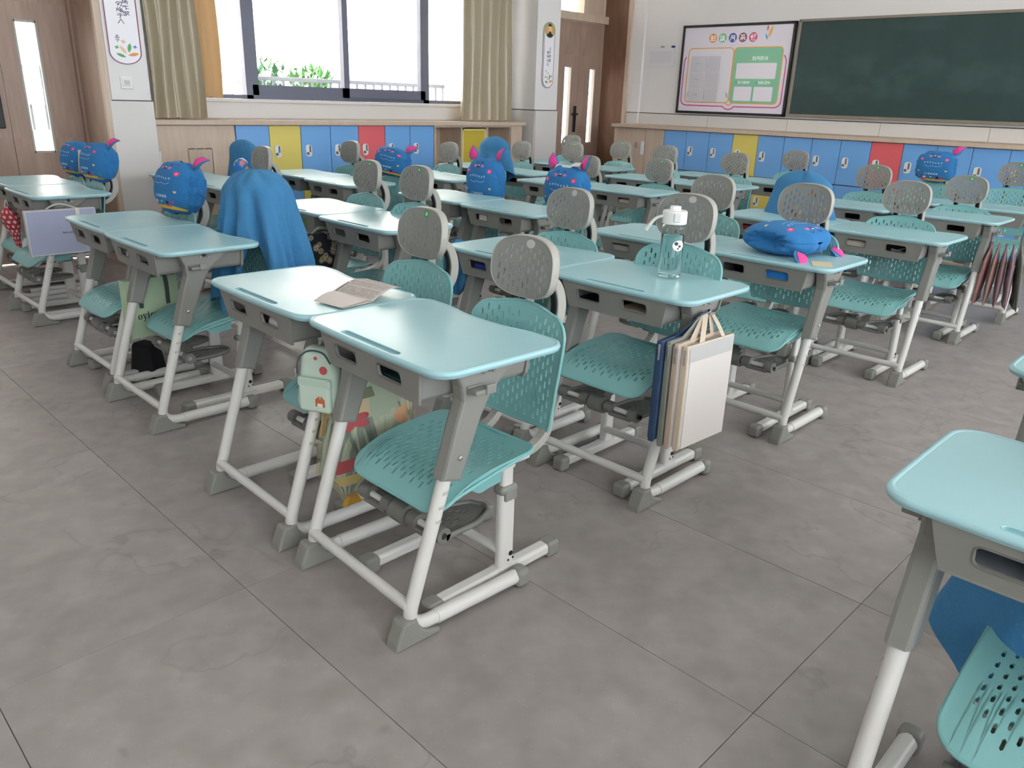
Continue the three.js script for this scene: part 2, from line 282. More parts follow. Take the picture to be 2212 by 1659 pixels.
{
  const d = struct('door_2', null), f = [[7.2, 0, -6.85, 7.27, 2.95, -6.64], [7.2, 2.19, -6.8, 8.34, 2.275, -6.64], [7.2, 2.9, -6.8, 8.34, 2.96, -6.64], [7.86, 2.27, -6.78, 7.9, 2.95, -6.66]];
  struct('door_frame', merge(f.map((a) => ubox(...a)), true), M.woodCab, d);
  struct('jamb_panel', ubox(8.318, 0, -6.7, 8.336, 2.95, -6.33), M.woodDark, d); struct('trim_strip', ubox(8.30, 0, -6.33, 8.345, 2.95, -6.28), M.woodCab, d);
  lever(leaf(d, 7.272, 7.868, 2.185, [7.60, 7.73, 0.79, 1.68]), 7.825, 1.08, -6.7, -1); leaf(d, 7.872, 8.32, 2.185, [8.07, 8.18, 0.795, 1.675]);
  struct('pane', bb(7.27, 2.27, -6.74, 7.86, 2.9, -6.733), M.glass, d); struct('transom_panel', ubox(7.9, 2.27, -6.75, 8.32, 2.9, -6.72), M.woodCab, d);
}

// ceiling luminaires: a glowing diffuser and an area light of the same size just below it
RectAreaLightUniformsLib.init();
{
  const glow = new THREE.MeshStandardMaterial({ color: '#ffffff', emissive: '#f6f8ff', emissiveIntensity: 1.6 }), geo = bb(-0.58, -0.012, -0.13, 0.58, 0, 0.13, 0.004), cas = merge([bb(-0.6, 0, -0.15, 0.6, 0.05, 0.15, 0.006), bb(-0.6, -0.014, -0.15, -0.58, 0, 0.15), bb(0.58, -0.014, -0.15, 0.6, 0, 0.15), bb(-0.58, -0.014, -0.15, 0.58, 0, -0.13), bb(-0.58, -0.014, 0.13, 0.58, 0, 0.15)]);
  for (const [i, x] of [-0.6, 1.7, 4.0, 6.3].entries()) for (const [j, z] of [-5.2, -2.6, 0.2].entries()) {
    const o = thing('ceiling_light', 'slim white ceiling luminaire above the desks, row ' + (i + 1) + ', line ' + (j + 1), 'ceiling light', [x, HC - 0.05, z], 0, 'ceiling luminaires above the desks'); o.userData.label = 'slim white ceiling luminaire above the desks';
    part('housing', cas, M.white, o); part('diffuser', geo, glow, o);
    const l = new THREE.RectAreaLight(0xf6f8ff, LAMP, 1.16, 0.26); l.position.set(x, HC - 0.07, z); l.lookAt(x, 0, z); scene.add(l);
  }
}

// ---------------------------------------------------------------- outside, across the corridor
const facade = std('#f3f1ec', 0.9), railM = std('#7d858e', 0.5);
struct('corridor_floor', bb(XF - 6, -0.25, -9.1, XB + 8, -0.02, -6.85), std('#b9b6b0', 0.8));
struct('ground', bb(-60, -4.4, -90, 70, -4.2, 60), std('#9a9a94', 0.95));
{
  const r = thing('balcony_railing', 'white balcony railing with thin upright bars seen through the classroom window', 'railing', [0, 0, -8.95]);
  part('base_wall', bb(XF - 6, -0.02, -0.07, XB + 8, 0.86, 0.07, 0.01), facade, r); part('top_rail', bb(XF - 6, 1.405, -0.045, XB + 8, 1.45, 0.045, 0.012), railM, r);
  const bar = bb(-0.011, 0.86, -0.011, 0.011, 1.41, 0.011); for (let k = 0; k < 62; k++) { const b = part('bar', bar, railM, r); b.position.x = 2.4 + k * 0.13; }
}
const leafM = [std('#2f6e35', 0.6, { side: THREE.DoubleSide }), std('#4f8f40', 0.6, { side: THREE.DoubleSide })];
function leafy(n, rx, ry, rz, size) {
  const list = [];
  for (let i = 0; i < n; i++) {
    const a = rnd() * 6.283, e = Math.acos(2 * rnd() - 1), r = Math.cbrt(0.25 + 0.75 * rnd()), s = size * (0.7 + 0.6 * rnd());
    const g = surf(2, 3, (u, v) => V((u - 0.5) * s * 0.6 * Math.sin(Math.PI * clamp(v, 0.04, 0.96)), v * s, -0.25 * s * v * v + 0.2 * s * Math.abs(u - 0.5)));
    g.rotateX(0.5 + rnd()); g.rotateY(rnd() * 6.283); g.translate(rx * r * Math.sin(e) * Math.cos(a), ry * r * Math.cos(e), rz * r * Math.sin(e) * Math.sin(a)); list.push(g);
  }
  return merge(list);
}
[[5.0, 0.20, 'bushy green plant on the railing outside, nearest the left curtain'], [5.62, 0.17, 'pale green plant on the railing outside, between the left mullion and the centre mullion'], [4.05, 0.12, 'small yellow-green plant on the railing outside, seen in the left pane']].forEach(([x, s, label], i) => {
  const p = thing('balcony_plant', label, 'plant', [x, 0.86, -8.95]);
  part('planter', rbox(0.5, 0.2, 0.1, 0.02, 0, 0.1, -0.14), M.white, p); part('foliage', leafy(90, s * 1.6, s, 0.16, 0.1), leafM[i % 2], p).position.set(0, 0.56, -0.22);  part('stem', rod(V(0, 0.15, -0.14), V(0, 0.56, -0.22), 0.012, 8), leafM[0], p);
});
{
  const b = thing('school_building', 'white school block across the courtyard, glaring in the daylight', 'building', [0, 0, -24]);
  part('wall', bb(-30, -4.2, -6, 50, 14, 0), facade, b);
  for (const y of [-0.9, 2.7, 6.3]) part('floor_slab', bb(-30, y, -0.2, 50, y + 0.5, 1.6, 0.02), facade, b);
  const win = bb(0, 0, -0.02, 2.2, 1.5, 0.06), gl = std('#a9bdc7', 0.15);
  for (const y of [0.6, 4.2]) for (let k = 0; k < 12; k++) { const w = part('window', win, gl, b); w.position.set(2 + k * 3.4, y, 0); }
  for (let k = 0; k < 8; k++) { const c = part('column', bb(-0.25, -4.2, -0.25, 0.25, 14, 0.25), facade, b); c.position.set(1 + k * 5.1, 0, 1.4); }
}
{
  const c = thing('corridor_column', 'white square column standing on the corridor outside the right-hand pane', 'column', [8.1, 0, -8.95]);
  part('shaft', bb(-0.5, 0, -0.25, 0.5, 3.4, 0.25, 0.02), facade, c);
}

// ---------------------------------------------------------------- cabinets and lockers
const lockC = { b: [M.lockBlue, 'blue'], y: [M.lockYellow, 'yellow'], r: [M.lockRed, 'red'] };
const plateG = extr(rrShape(0.062, 0.102, 0.022), 0.008, 0.003), slotG = extr(rrShape(0.016, 0.056, 0.004), 0.003), knobG = cyl(0.012, 0.013, 0.01, 20).rotateX(Math.PI / 2), dishG = new THREE.TorusGeometry(0.016, 0.003, 6, 20);
const ordinal = ['first', 'second', 'third', 'fourth', 'fifth', 'sixth', 'seventh', 'eighth', 'ninth', 'tenth', 'eleventh', 'twelfth', 'thirteenth', 'fourteenth', 'fifteenth', 'sixteenth'];
function locker(code, w, h, label) {   // front face at z = 0 looking to +z, origin bottom left
  const [m] = lockC[code], o = thing('locker', label, 'locker');
  part('carcass', bb(0.001, 0, -0.33, w - 0.001, h, -0.02), M.woodCab, o);
  const d = part('door', bb(0.0025, 0.0025, -0.02, w - 0.0025, h - 0.0025, 0, 0.003), m, o);
  const p = part('handle_plate', plateG, M.plate, d); p.position.set(0.068, h * 0.5, 0);
  part('pull_slot', slotG, M.greyDark, d).position.set(0.08, h * 0.5 + 0.016, 0.007); part('lock', knobG, M.greyDark, d).position.set(0.056, h * 0.5 - 0.022, 0.011);
  return o;
}
function bank(codesUp, codesLow, w, place, where) {
  codesUp.split('').forEach((c, i) => { const o = locker(c, w, 0.42, 'upper ' + lockC[c][1] + ' locker, ' + ordinal[i] + ' ' + where); place(o, i, 0.595); });
  codesLow.split('').forEach((c, i) => { const o = locker(c, w, 0.49, 'lower ' + lockC[c][1] + ' locker near the floor, ' + ordinal[i] + ' ' + where); place(o, i, 0.10); });
}
bank('bybbrbb', 'bbybbrb', 0.2985, (o, i, y) => o.position.set(3.15 + i * 0.2985, y, -6.3), 'from the vented cabinet along the window wall');
bank('bbbybbbbrbbbbyb', 'bbbbybbbbrbbbby', 0.292, (o, i, y) => { o.position.set(7.86, y, -5.36 + i * 0.292); o.rotation.y = -Math.PI / 2; }, 'from the wooden cabinet along the back wall');
{ // -z side of rotated lockers: with rotation -90 deg local +z looks to -x and local +x runs to +z
  const t1 = one('cabinet_top', ubox(2.48, 1.02, ZW, 6.52, 1.055, -6.265), M.woodCab, 'long beige wooden worktop over the lockers below the window', 'countertop');
  const t2 = one('cabinet_top', ubox(7.82, 1.02, -6.1, XB - 0.015, 1.055, -0.9), M.woodCab, 'long beige wooden worktop over the lockers below the blackboard', 'countertop');
  struct('baseboard_corridor', ubox(2.48, 0, -6.62, 6.5, 0.10, -6.35), M.woodCab); struct('baseboard_back', ubox(7.9, 0, -6.05, 8.3, 0.10, -0.95), M.woodCab);
  const c = thing('vented_cabinet', 'plain wooden cabinet with a square drop-open vent flap beside the left pillar', 'cabinet', [2.5, 0.1, -6.3]);
  part('carcass', ubox(0, 0, -0.33, 0.645, 0.915, -0.02), M.woodCab, c);
  const d = part('door', merge([ubox(0.004, 0.003, -0.02, 0.24, 0.912, 0, 3), ubox(0.44, 0.003, -0.02, 0.642, 0.912, 0, 3), ubox(0.24, 0.003, -0.02, 0.44, 0.53, 0, 3), ubox(0.24, 0.735, -0.02, 0.44, 0.912, 0, 3)], true), M.woodCab, c);
  const fl = part('vent_flap', ubox(0.245, 0.0, -0.004, 0.435, 0.2, 0.004, 2), M.woodCab, d); fl.position.set(0, 0.533, -0.012); fl.rotation.x = 0.05;
  part('slots', merge([bb(0.245, 0.737, -0.014, 0.3, 0.743, 0.001), bb(0.31, 0.737, -0.014, 0.37, 0.743, 0.001), bb(0.38, 0.737, -0.014, 0.435, 0.743, 0.001)]), M.inner, d);
  part('handle', rbox(0.012, 0.13, 0.012, 0.004, 0.02, 0.66, 0.004), M.plate, d);
  const k = thing('wood_cabinet', 'beige wooden double-door cabinet in the corner beside the back door', 'cabinet', [7.86, 0.1, -6.08]);
  part('carcass', ubox(0.02, 0, 0, 0.33, 0.915, 0.72), M.woodCab, k);
  const d1 = part('door', ubox(0, 0.003, 0.125, 0.02, 0.912, 0.46, 1), M.woodCab, k), d2 = part('door', ubox(0, 0.003, 0.465, 0.02, 0.912, 0.717, 2), M.woodCab, k);
  part('side_filler', ubox(0.004, 0.003, 0.0, 0.02, 0.912, 0.12, 2), M.woodCab, k);
  part('handle', merge([rbox(0.008, 0.15, 0.045, 0.003, -0.004, 0.70, 0.43), rbox(0.004, 0.12, 0.02, 0.001, -0.008, 0.70, 0.43)]), M.plate, d1); part('hinge_plate', rbox(0.006, 0.05, 0.04, 0.002, -0.003, 0.73, 0.34), M.chrome, d1);
}
{
  const s = thing('cubby_shelf', 'open wooden cubby shelf at the right end of the window-wall lockers', 'shelf', [5.245, 0.1, -6.3]);
  part('back_panel', ubox(0, 0, -0.34, 1.1, 0.918, -0.33), M.woodCab, s);
  for (const x of [0, 0.355, 0.71, 1.06]) part('divider', ubox(x, 0, -0.33, x + 0.018, 0.918, 0), M.woodCab, s);
  for (const y of [0, 0.45, 0.9]) part('shelf_board', ubox(0.018, y, -0.33, 1.06, y + 0.018, 0, 1), M.woodCab, s);
  part('end_panel', ubox(1.07, 0, -0.33, 1.25, 0.918, 0, 4), M.woodCab, s);
  const inside = (name, label, m, x, y) => { const o = thing(name, label, 'box', [5.245 + x, 0.1 + y, -6.3]); part('shell', merge([bb(0, 0, -0.3, 0.33, 0.014, 0), bb(0, 0.40, -0.3, 0.33, 0.414, 0), bb(0, 0, -0.3, 0.014, 0.414, 0), bb(0.316, 0, -0.3, 0.33, 0.414, 0)]), m, o); return o; };
  const yb = inside('storage_box', 'yellow-doored storage box in the top middle cubby', std('#e4d886', 0.5), 0.376, 0.47); part('door', bb(0.014, 0.014, -0.03, 0.316, 0.4, -0.015), std('#c9b13c', 0.5), yb); part('hook', tube([V(0.24, 0.2, -0.012), V(0.235, 0.17, 0.0), V(0.25, 0.15, 0.0)], 0.004, 8, 6), M.chrome, yb);
  const bl = inside('storage_box', 'blue-edged storage box in the lower left cubby', std('#7fa9c4', 0.5), 0.022, 0.02); part('back_panel', bb(0.014, 0.014, -0.29, 0.316, 0.4, -0.28), std('#4a6676', 0.6), bl);
}

// ---------------------------------------------------------------- boards and prints on the walls
{
  const b = thing('blackboard', 'large dark green blackboard in a grey-brown metal frame', 'blackboard', [XB, 0, 0]);
  const chalk = texture(512, (u, v) => { const a = fbm(u, v, 4, 5), c = fbm(u, v * 0.3, 20, 3), k = 12 * smooth(0.52, 0.75, a) + 7 * (c - 0.5); return [40 + k, 66 + k, 64 + k]; }); chalk.repeat.set(0.5, 0.8);
  part('surface', ubox(-0.035, 1.235, -4.12, -0.02, 2.125, -0.2), new THREE.MeshStandardMaterial({ map: chalk, roughness: 0.6 }), b);
  const fm = std('#8a8073', 0.5);
  for (const a of [[-0.05, 1.205, -4.15, -0.012, 1.235, -0.17], [-0.045, 2.125, -4.15, -0.012, 2.15, -0.17], [-0.045, 1.21, -4.15, -0.012, 2.145, -4.12], [-0.045, 1.21, -0.2, -0.012, 2.145, -0.17]]) part('frame', bb(...a, 0.004), fm, b);
}
{
  const tex = canvasTex(1024, 700, (x, W, H) => {
    x.fillStyle = '#e4dce6'; x.fillRect(0, 0, W, H);
    const cols = ['#e8943e', '#79bf8d', '#31449b', '#7c3348', '#cf2f6a'];
    cols.forEach((c, i) => { const cx = 290 + i * 95, cy = 92; x.fillStyle = c; x.beginPath(); x.arc(cx, cy, 38, 0, 7); x.fill(); glyph(x, '班级风采栏'[i], cx, cy, 46, '#fff', 0.14); });
    leafPath(x, 790, 92, 50, 14, -0.35, '#3c93d4'); leafPath(x, 822, 55, 100, 26, 0.3, '#e9b24d'); leafPath(x, 793, 25, 46, 13, 0.05, '#cf2f6a');
    x.lineJoin = 'round'; x.lineWidth = 9; x.strokeStyle = '#cf2f7a';
    x.beginPath(); x.moveTo(40, 245); x.quadraticCurveTo(24, 262, 24, 300); x.lineTo(24, 590); x.quadraticCurveTo(24, 648, 86, 650); x.lineTo(455, 652); x.quadraticCurveTo(478, 676, 512, 676); x.quadraticCurveTo(546, 676, 560, 652); x.lineTo(930, 650); x.quadraticCurveTo(992, 648, 992, 590); x.lineTo(992, 300); x.quadraticCurveTo(992, 262, 970, 240); x.stroke();
    x.lineWidth = 8; x.strokeStyle = '#e6a03c';
    const page = (a, b) => { x.beginPath(); x.moveTo(a + 40, 172); x.lineTo(b - 40, 172); x.quadraticCurveTo(b, 172, b, 214); x.lineTo(b, 580); x.quadraticCurveTo(b, 622, b - 40, 622); x.lineTo(a + 40, 622); x.quadraticCurveTo(a, 622, a, 580); x.lineTo(a, 214); x.quadraticCurveTo(a, 172, a + 40, 172); };
    page(64, 506); x.fillStyle = '#e6e0e6'; x.fill(); x.stroke(); page(512, 956); x.fillStyle = '#7cc09a'; x.fill(); x.stroke(); x.beginPath(); x.moveTo(470, 622); x.lineTo(510, 642); x.lineTo(550, 622); x.stroke();
    x.fillStyle = '#e9e2ea'; for (const [a, b, c, d] of [[548, 296, 366, 126], [548, 486, 166, 116], [734, 486, 172, 116]]) { x.beginPath(); x.roundRect(a, b, c, d, 8); x.fill(); }
    glyphs(x, '班风班训', 702, 258, 30, 36, 0, '#fff', 0.12); glyphs(x, '学习榜样', 588, 452, 24, 28, 0, '#fff', 0.12); glyphs(x, '班级目标', 778, 452, 24, 28, 0, '#fff', 0.12);
    star4(x, 672, 258, 9, '#e6a03c'); star4(x, 562, 452, 9, '#cf2f6a'); star4(x, 752, 452, 9, '#31449b');
    leafPath(x, 86, 560, 60, 20, 0.3, '#c9c4c8'); leafPath(x, 484, 560, 60, 20, -0.3, '#a9b4ba');
  });
  const n = thing('notice_board', 'white class notice board with an open-book design in a black frame', 'notice board', [XB, 1.2, -5.55]);
  const g = new THREE.PlaneGeometry(1.33, 0.89).rotateY(-Math.PI / 2).translate(-0.027, 0.47, 0.685);
  part('backing', bb(-0.026, 0.01, 0.01, 0, 0.93, 1.36), M.white, n);
  part('print', g, new THREE.MeshStandardMaterial({ map: tex, roughness: 0.35 }), n);
  for (const a of [[-0.04, 0, 0, 0, 0.026, 1.37], [-0.04, 0.914, 0, 0, 0.94, 1.37], [-0.04, 0, 0, 0, 0.94, 0.026], [-0.04, 0, 1.344, 0, 0.94, 1.37]]) part('frame', bb(...a, 0.004), M.black, n);
  const acr = std('#d2ced3', 0.08);
  for (let c = 0; c < 2; c++) for (let r = 0; r < 3; r++) { const p = part('pocket', rbox(0.004, 0.155, 0.19 - 0.03 * c, 0.002, -0.034, 0.205 + r * 0.165, 0.245 + c * 0.2), acr, n); p.rotation.y = 0; }
  const hand = std('#b9b7ba', 0.4); for (let r = 0; r < 3; r++) part('pocket_label', rbox(0.003, 0.012, 0.05, 0.001, -0.037, 0.205 + r * 0.165, 0.24), hand, n);
}
{
  const p = thing('paper_notice', 'blank white paper notice in a clear sleeve on the wall left of the notice board', 'notice', [XB, 1.7, -6.05]);
  part('sleeve', rbox(0.004, 0.235, 0.39, 0.001, -0.003, 0.12, 0.2), std('#e4e1e4', 0.35), p); part('sheet', rbox(0.002, 0.13, 0.3, 0.001, -0.006, 0.115, 0.2), std('#dcd9de', 0.6), p);
  part('clip', bb(-0.009, 0.215, 0.19, -0.004, 0.235, 0.24), M.shell, p); part('label_tab', bb(-0.008, 0.212, 0.34, -0.004, 0.236, 0.39), std('#2b3d78', 0.5), p);
}
one('wall_ornament', cyl(0.055, 0.055, 0.012, 32).rotateZ(Math.PI / 2).translate(XB - 0.006, 2.445, -4.9), std('#c02c62', 0.5), 'small crimson round ornament on the wall above the notice board', 'ornament');
function plaque(label, lines, portrait, o) {
  const W = 0.17, H = 0.66, tex = canvasTex(256, 1024, (x, w, h) => {
    x.fillStyle = '#f1eef2'; x.fillRect(0, 0, w, h);
    const st = (m) => { x.beginPath(); x.roundRect(m, m, w - 2 * m, h - 2 * m, (w - 2 * m) / 2); };
    st(7); x.lineWidth = 9; x.strokeStyle = '#7d3a55'; x.stroke();
    x.fillStyle = '#d9a94e'; x.beginPath(); x.arc(128, 128, 112, 0, 7); x.fill(); x.lineWidth = 12; x.strokeStyle = '#79b9a0'; x.stroke(); x.save(); x.beginPath(); x.arc(128, 128, 106, 0, 7); x.clip();
    x.fillStyle = portrait[0]; x.beginPath(); x.moveTo(20, 260); x.quadraticCurveTo(60, 170, 110, 172); x.lineTo(160, 172); x.quadraticCurveTo(220, 190, 230, 260); x.fill();
    x.fillStyle = '#efc4a8'; x.beginPath(); x.ellipse(132, 118, 44, 58, 0, 0, 7); x.fill(); x.fillStyle = '#26282b'; x.beginPath(); x.ellipse(128, 66, 50, 26, 0, Math.PI, 0); x.fill(); x.fillRect(96, 28, 60, 36);
    x.beginPath(); x.moveTo(104, 148); x.quadraticCurveTo(132, 138, 160, 148); x.quadraticCurveTo(158, 176, 134, 218); x.quadraticCurveTo(110, 180, 104, 148); x.fill();
    x.strokeStyle = '#26282b'; x.lineWidth = 4; for (const e of [112, 150]) { x.beginPath(); x.moveTo(e - 10, 106); x.lineTo(e + 10, 104); x.stroke(); } x.restore();
    for (const [s, cx, cy, sz, d] of lines) glyphs(x, s, cx, cy, sz, 0, d, '#4a4260', 0.13);
    star4(x, 120, 790, 26, '#e3bd88'); star4(x, 66, 850, 22, '#5aa156'); star4(x, 206, 838, 22, '#3f83c8');
    leafPath(x, 162, 850, 96, 30, 0.15, '#5aa156'); leafPath(x, 112, 872, 96, 30, -0.5, '#e6c09a'); leafPath(x, 92, 930, 80, 30, -1.1, '#5aa156'); leafPath(x, 190, 916, 90, 34, 1.3, '#e6964a');
  });
  const p = thing('wall_plaque', label, 'plaque', o), s = rrShape(W, H, W / 2 - 0.0005), m = new THREE.MeshStandardMaterial({ map: tex, roughness: 0.45 });
  const g = extr(s, 0.008, 0.001, 16), ps = g.attributes.position, uv = g.attributes.uv; for (let i = 0; i < ps.count; i++) uv.setXY(i, ps.getX(i) / W + 0.5, ps.getY(i) / H + 0.5);
  part('board', g, m, p); return p;
}
{
  const a = plaque('white rounded plaque with a verse and coloured leaves, on the left pillar above the switch', [['己所不欲', 170, 330, 44, 58], ['勿施于人', 122, 412, 44, 58], ['孟子', 78, 740, 30, 38]], ['#35506b'], [2.322, 1.76, -6.204]); a.scale.set(1.35, 1.0, 1);
  plaque('white rounded plaque with a bearded scholar portrait, on the pillar beside the back door', [['上士闻道', 150, 400, 44, 62], ['勤而行之', 108, 470, 44, 62], ['子', 74, 760, 30, 38]], ['#20242a'], [6.765, 1.745, -6.202]);
  const s = thing('wall_switch', 'white wall switch plate below the plaque on the left pillar', 'switch', [2.305, 1.31, -6.204]);
  part('plate', rbox(0.086, 0.086, 0.012, 0.006), M.plate, s); part('rocker', rbox(0.062, 0.058, 0.01, 0.003, 0, 0.002, 0.005), M.white, s); part('card_label', bb(-0.02, -0.018, 0.01, 0.02, 0.016, 0.0108), std('#c9c7c4', 0.6), s);
}
// curtains: pleated satin cloth with thickness
const satinBump = texture(256, (u, v) => grey(255 * fbm(u * 1, v * 0.12, 60, 2)), false, 4);
const satin = new THREE.MeshPhysicalMaterial({ color: '#bdb199', roughness: 0.3, sheen: 0.5, sheenRoughness: 0.35, sheenColor: new THREE.Color('#f0e3bd'), bumpMap: satinBump, bumpScale: 0.0006, side: THREE.DoubleSide });
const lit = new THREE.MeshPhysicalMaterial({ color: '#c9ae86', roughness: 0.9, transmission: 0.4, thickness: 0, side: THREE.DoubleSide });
function curtain(name, label, x0, x1, y0, z, folds, amp, m, group) {
  const top = 3.15, fn = (off) => (u, v) => { const y = lerp(top, y0, v), f = folds * u * 6.283 + 0.5 * Math.sin(5 * u + 1.5 * v), gather = 1 - 0.05 * Math.sin(v * 3.1); const w = Math.sin(f) + 0.35 * Math.sin(2 * f + 0.8 + v) + 0.2 * Math.sin(0.5 * f + 3 * v); return V(lerp(x0, x1, 0.5 + (u - 0.5) * gather) + 0.012 * Math.cos(f) + 0.008 * Math.sin(9 * v + 7 * u), y + (v > 0.99 ? 0.006 * Math.sin(f) : 0), z + amp * w * lerp(0.75, 1.1, v) + off); };
  const n = Math.round(folds * 14);
  return one(name, merge([surf(n, 24, fn(0)), surf(n, 24, fn(-0.003))], true), m, label, 'curtain');
}
curtain('curtain', 'gold satin curtain gathered beside the left pillar', 2.565, 2.99, 1.066, -6.47, 5, 0.034, satin);
curtain('curtain', 'backlit tan curtain edge between the gathered gold curtain and the left window pane', 2.95, 3.22, 1.222, -6.61, 2.2, 0.012, lit);
curtain('curtain', 'gold satin curtain gathered at the right side of the window', 5.71, 6.45, 1.064, -6.46, 6, 0.042, satin);

// ---------------------------------------------------------------- the desk (front edge to -x, pupil's edge to +x)
const TOPY = 0.71, DW = 0.302;
const deskOutline = (() => {   // x, z
  const c = (cx, cz, r, a0, a1) => Array.from({ length: 7 }, (_, i) => { const a = lerp(a0, a1, i / 6); return [cx + r * Math.cos(a), cz + r * Math.sin(a)]; }), P = Math.PI, R = 0.055;
  const front = Array.from({ length: 9 }, (_, i) => { const z = lerp(-0.24, 0.24, i / 8); return [-0.198 + 0.006 * (z / 0.24) ** 2, z]; });
  const back = Array.from({ length: 17 }, (_, i) => { const z = lerp(0.235, -0.235, i / 16); return [0.190 + 0.024 * smooth(0.04, 0.21, Math.abs(z)), z]; });
  return [...front, ...c(-0.192 + R, DW - R, R, P, P / 2).slice(1), ...c(0.214 - R, DW - R, R, P / 2, 0.12), ...back, ...c(0.214 - R, -DW + R, R, -0.12, -P / 2), ...c(-0.192 + R, -DW + R, R, -P / 2, -P).slice(0, -1)];
})();
function flatXZ(shape, y0, y1, bevel = 0, seg = 6) { const g = extr(shape, y1 - y0, bevel, seg); return basis(g, EX, EZ, NY, V(0, y1, 0)); }   // shape (x, z), extruded down from y1
const deskShape = () => poly(deskOutline);
function deskTop() {
  const up = deskShape(), groove = rrShape(0.021, 0.25, 0.0104, -0.172, -0.005); up.holes.push(new THREE.Path(groove.extractPoints(6).shape));
  const lip = bead(deskOutline, 0.0085, (a, b) => V(a * 0.978 + 0.0002, TOPY - 0.0065, b * 0.985), 140, 8);
  const bowl = tube(Array.from({ length: 24 }, (_, i) => { const a = (i / 24) * 6.2832, s = Math.sin(a), c = Math.cos(a); return V(-0.172 + 0.0105 * c, TOPY - 0.001, -0.005 + (s > 0 ? 0.1146 : -0.1146) * (Math.abs(s) > 0.15 ? 1 : Math.abs(s) / 0.15) + 0.0105 * s); }), 0.0016, 60, 5, true);
  return merge([flatXZ(up, TOPY - 0.007, TOPY), flatXZ(deskShape(), TOPY - 0.017, TOPY - 0.0065, 0.004), lip, bowl], true);
}
const trayGeo = (() => {
  const P = [], arc = (cx, cy, r, a0, a1, n = 4) => { for (let i = 0; i <= n; i++) { const a = lerp(a0, a1, i / n); P.push([cx + r * Math.cos(a), cy + r * Math.sin(a)]); } }, pi = Math.PI;
  P.push([-0.212, 0.694]); arc(-0.178, 0.628, 0.022, pi, 1.5 * pi); arc(0.178, 0.628, 0.022, 1.5 * pi, 2 * pi); P.push([0.212, 0.694], [0.207, 0.694]); arc(0.176, 0.631, 0.02, 0, -0.5 * pi); arc(-0.176, 0.631, 0.02, -0.5 * pi, -pi); P.push([-0.207, 0.694]);
  const g = basis(extr(poly(P), 0.34), EZ, EY, NX, V(0.165, 0, 0));
  const rim = (() => { const s = poly(P.map(([a, b]) => [a * 1.025, b > 0.69 ? b : 0.65 + (b - 0.65) * 1.14])); return basis(extr(s, 0.012, 0.002), EZ, EY, NX, V(0.172, 0, 0)); })();
  return merge([g, rim]);
})();
const trayFront = (() => {
  const s = poly([[-0.219, 0.694], [-0.197, 0.604], [0.197, 0.604], [0.219, 0.694]]);
  for (const z of [-0.103, 0.091]) s.holes.push(new THREE.Path(rrShape(0.096, 0.032, 0.008, z, 0.655).extractPoints(4).shape));
  const g = basis(extr(s, 0.008, 0.0015), EZ, EY, NX, V(0, 0, 0)), p = g.attributes.position; for (let i = 0; i < p.count; i++) p.setX(i, p.getX(i) - 0.166 - (p.getY(i) - 0.604) * 0.16); g.computeVertexNormals(); return g;
})();
const slotRim = (z) => { const g = tube(ringPts(rrShape(0.1, 0.036, 0.01, z, 0.655), 3).map(([a, b]) => V(-0.1745 - (b - 0.604) * 0.16, b, a)), 0.0018, 40, 5, true); return g; };
const bracketGeo = (s) => basis(extr(poly([[-0.149, 0.420], [-0.136, 0.462], [-0.106, 0.56], [-0.088, 0.61], [-0.091, 0.645], [-0.105, 0.675], [-0.12, 0.692], [0.09, 0.692], [0.064, 0.665], [0.026, 0.637], [0.0, 0.612], [-0.03, 0.56], [-0.053, 0.505], [-0.092, 0.404]]), 0.047, 0.009), EX, EY, EZ, V(0, 0, s > 0 ? 0.21 : -0.257));
const frameZ = 0.233;
function legTube(s) {
  const z = s * frameZ, p = new THREE.CurvePath(), a = V(-0.1215, 0.432, z), b = V(-0.230, 0.095, z), d = V(-0.166, 0.034, z), e = V(0.12, 0.034, z);
  p.add(new THREE.LineCurve3(a, b)); p.add(new THREE.CubicBezierCurve3(b, V(-0.2425, 0.055, z), V(-0.217, 0.034, z), d)); p.add(new THREE.LineCurve3(d, e));
  return merge([new THREE.TubeGeometry(p, 40, 0.0182, 12), rod(V(-0.155, 0.0335, z), V(0.125, 0.033, z), 0.0205, 14)]);
}
const marks = (s) => merge([0, 1, 2].map((k) => { const y = 0.385 - k * 0.035, x = -0.112 - (0.47 - y) * 0.315; return bb(x - 0.006, y - 0.004, s * (frameZ + 0.0178) - 0.0006, x + 0.010, y + 0.004, s * (frameZ + 0.0178) + 0.0006); }));
const footGeo = (s) => basis(extr(poly([[-0.292, 0], [-0.289, 0.018], [-0.270, 0.066], [-0.263, 0.072], [-0.228, 0.072], [-0.221, 0.052], [-0.208, 0.034], [-0.19, 0.023], [-0.172, 0.0165], [-0.158, 0.014], [-0.158, 0]]), 0.05, 0.006), EX, EY, EZ, V(0, 0, s * frameZ - 0.025));
const endCap = (s) => { const g = rbox(0.048, 0.056, 0.05, 0.016, 0.14, 0.028, s * frameZ, 3); return g; };
function hookGeo(s) { const z = s * 0.26; return merge([rbox(0.05, 0.012, 0.036, 0.004, -0.055, 0.638, z + s * 0.014), rbox(0.03, 0.024, 0.008, 0.003, -0.035, 0.643, z + s * 0.032), bb(-0.08, 0.628, z - 0.003, -0.03, 0.648, z + 0.002, 0.002)]); }
function screwGeo(s) { const z = s * 0.26, l = []; for (const [x, y, r] of [[-0.03, 0.674, 0.0048], [0.002, 0.673, 0.0048]]) l.push(cyl(r, r, 0.006, 10).rotateX(Math.PI / 2).translate(x, y, z)); l.push(new THREE.SphereGeometry(0.006, 10, 6).scale(1, 1, 0.4).translate(-0.098, 0.47, z)); return merge(l); }
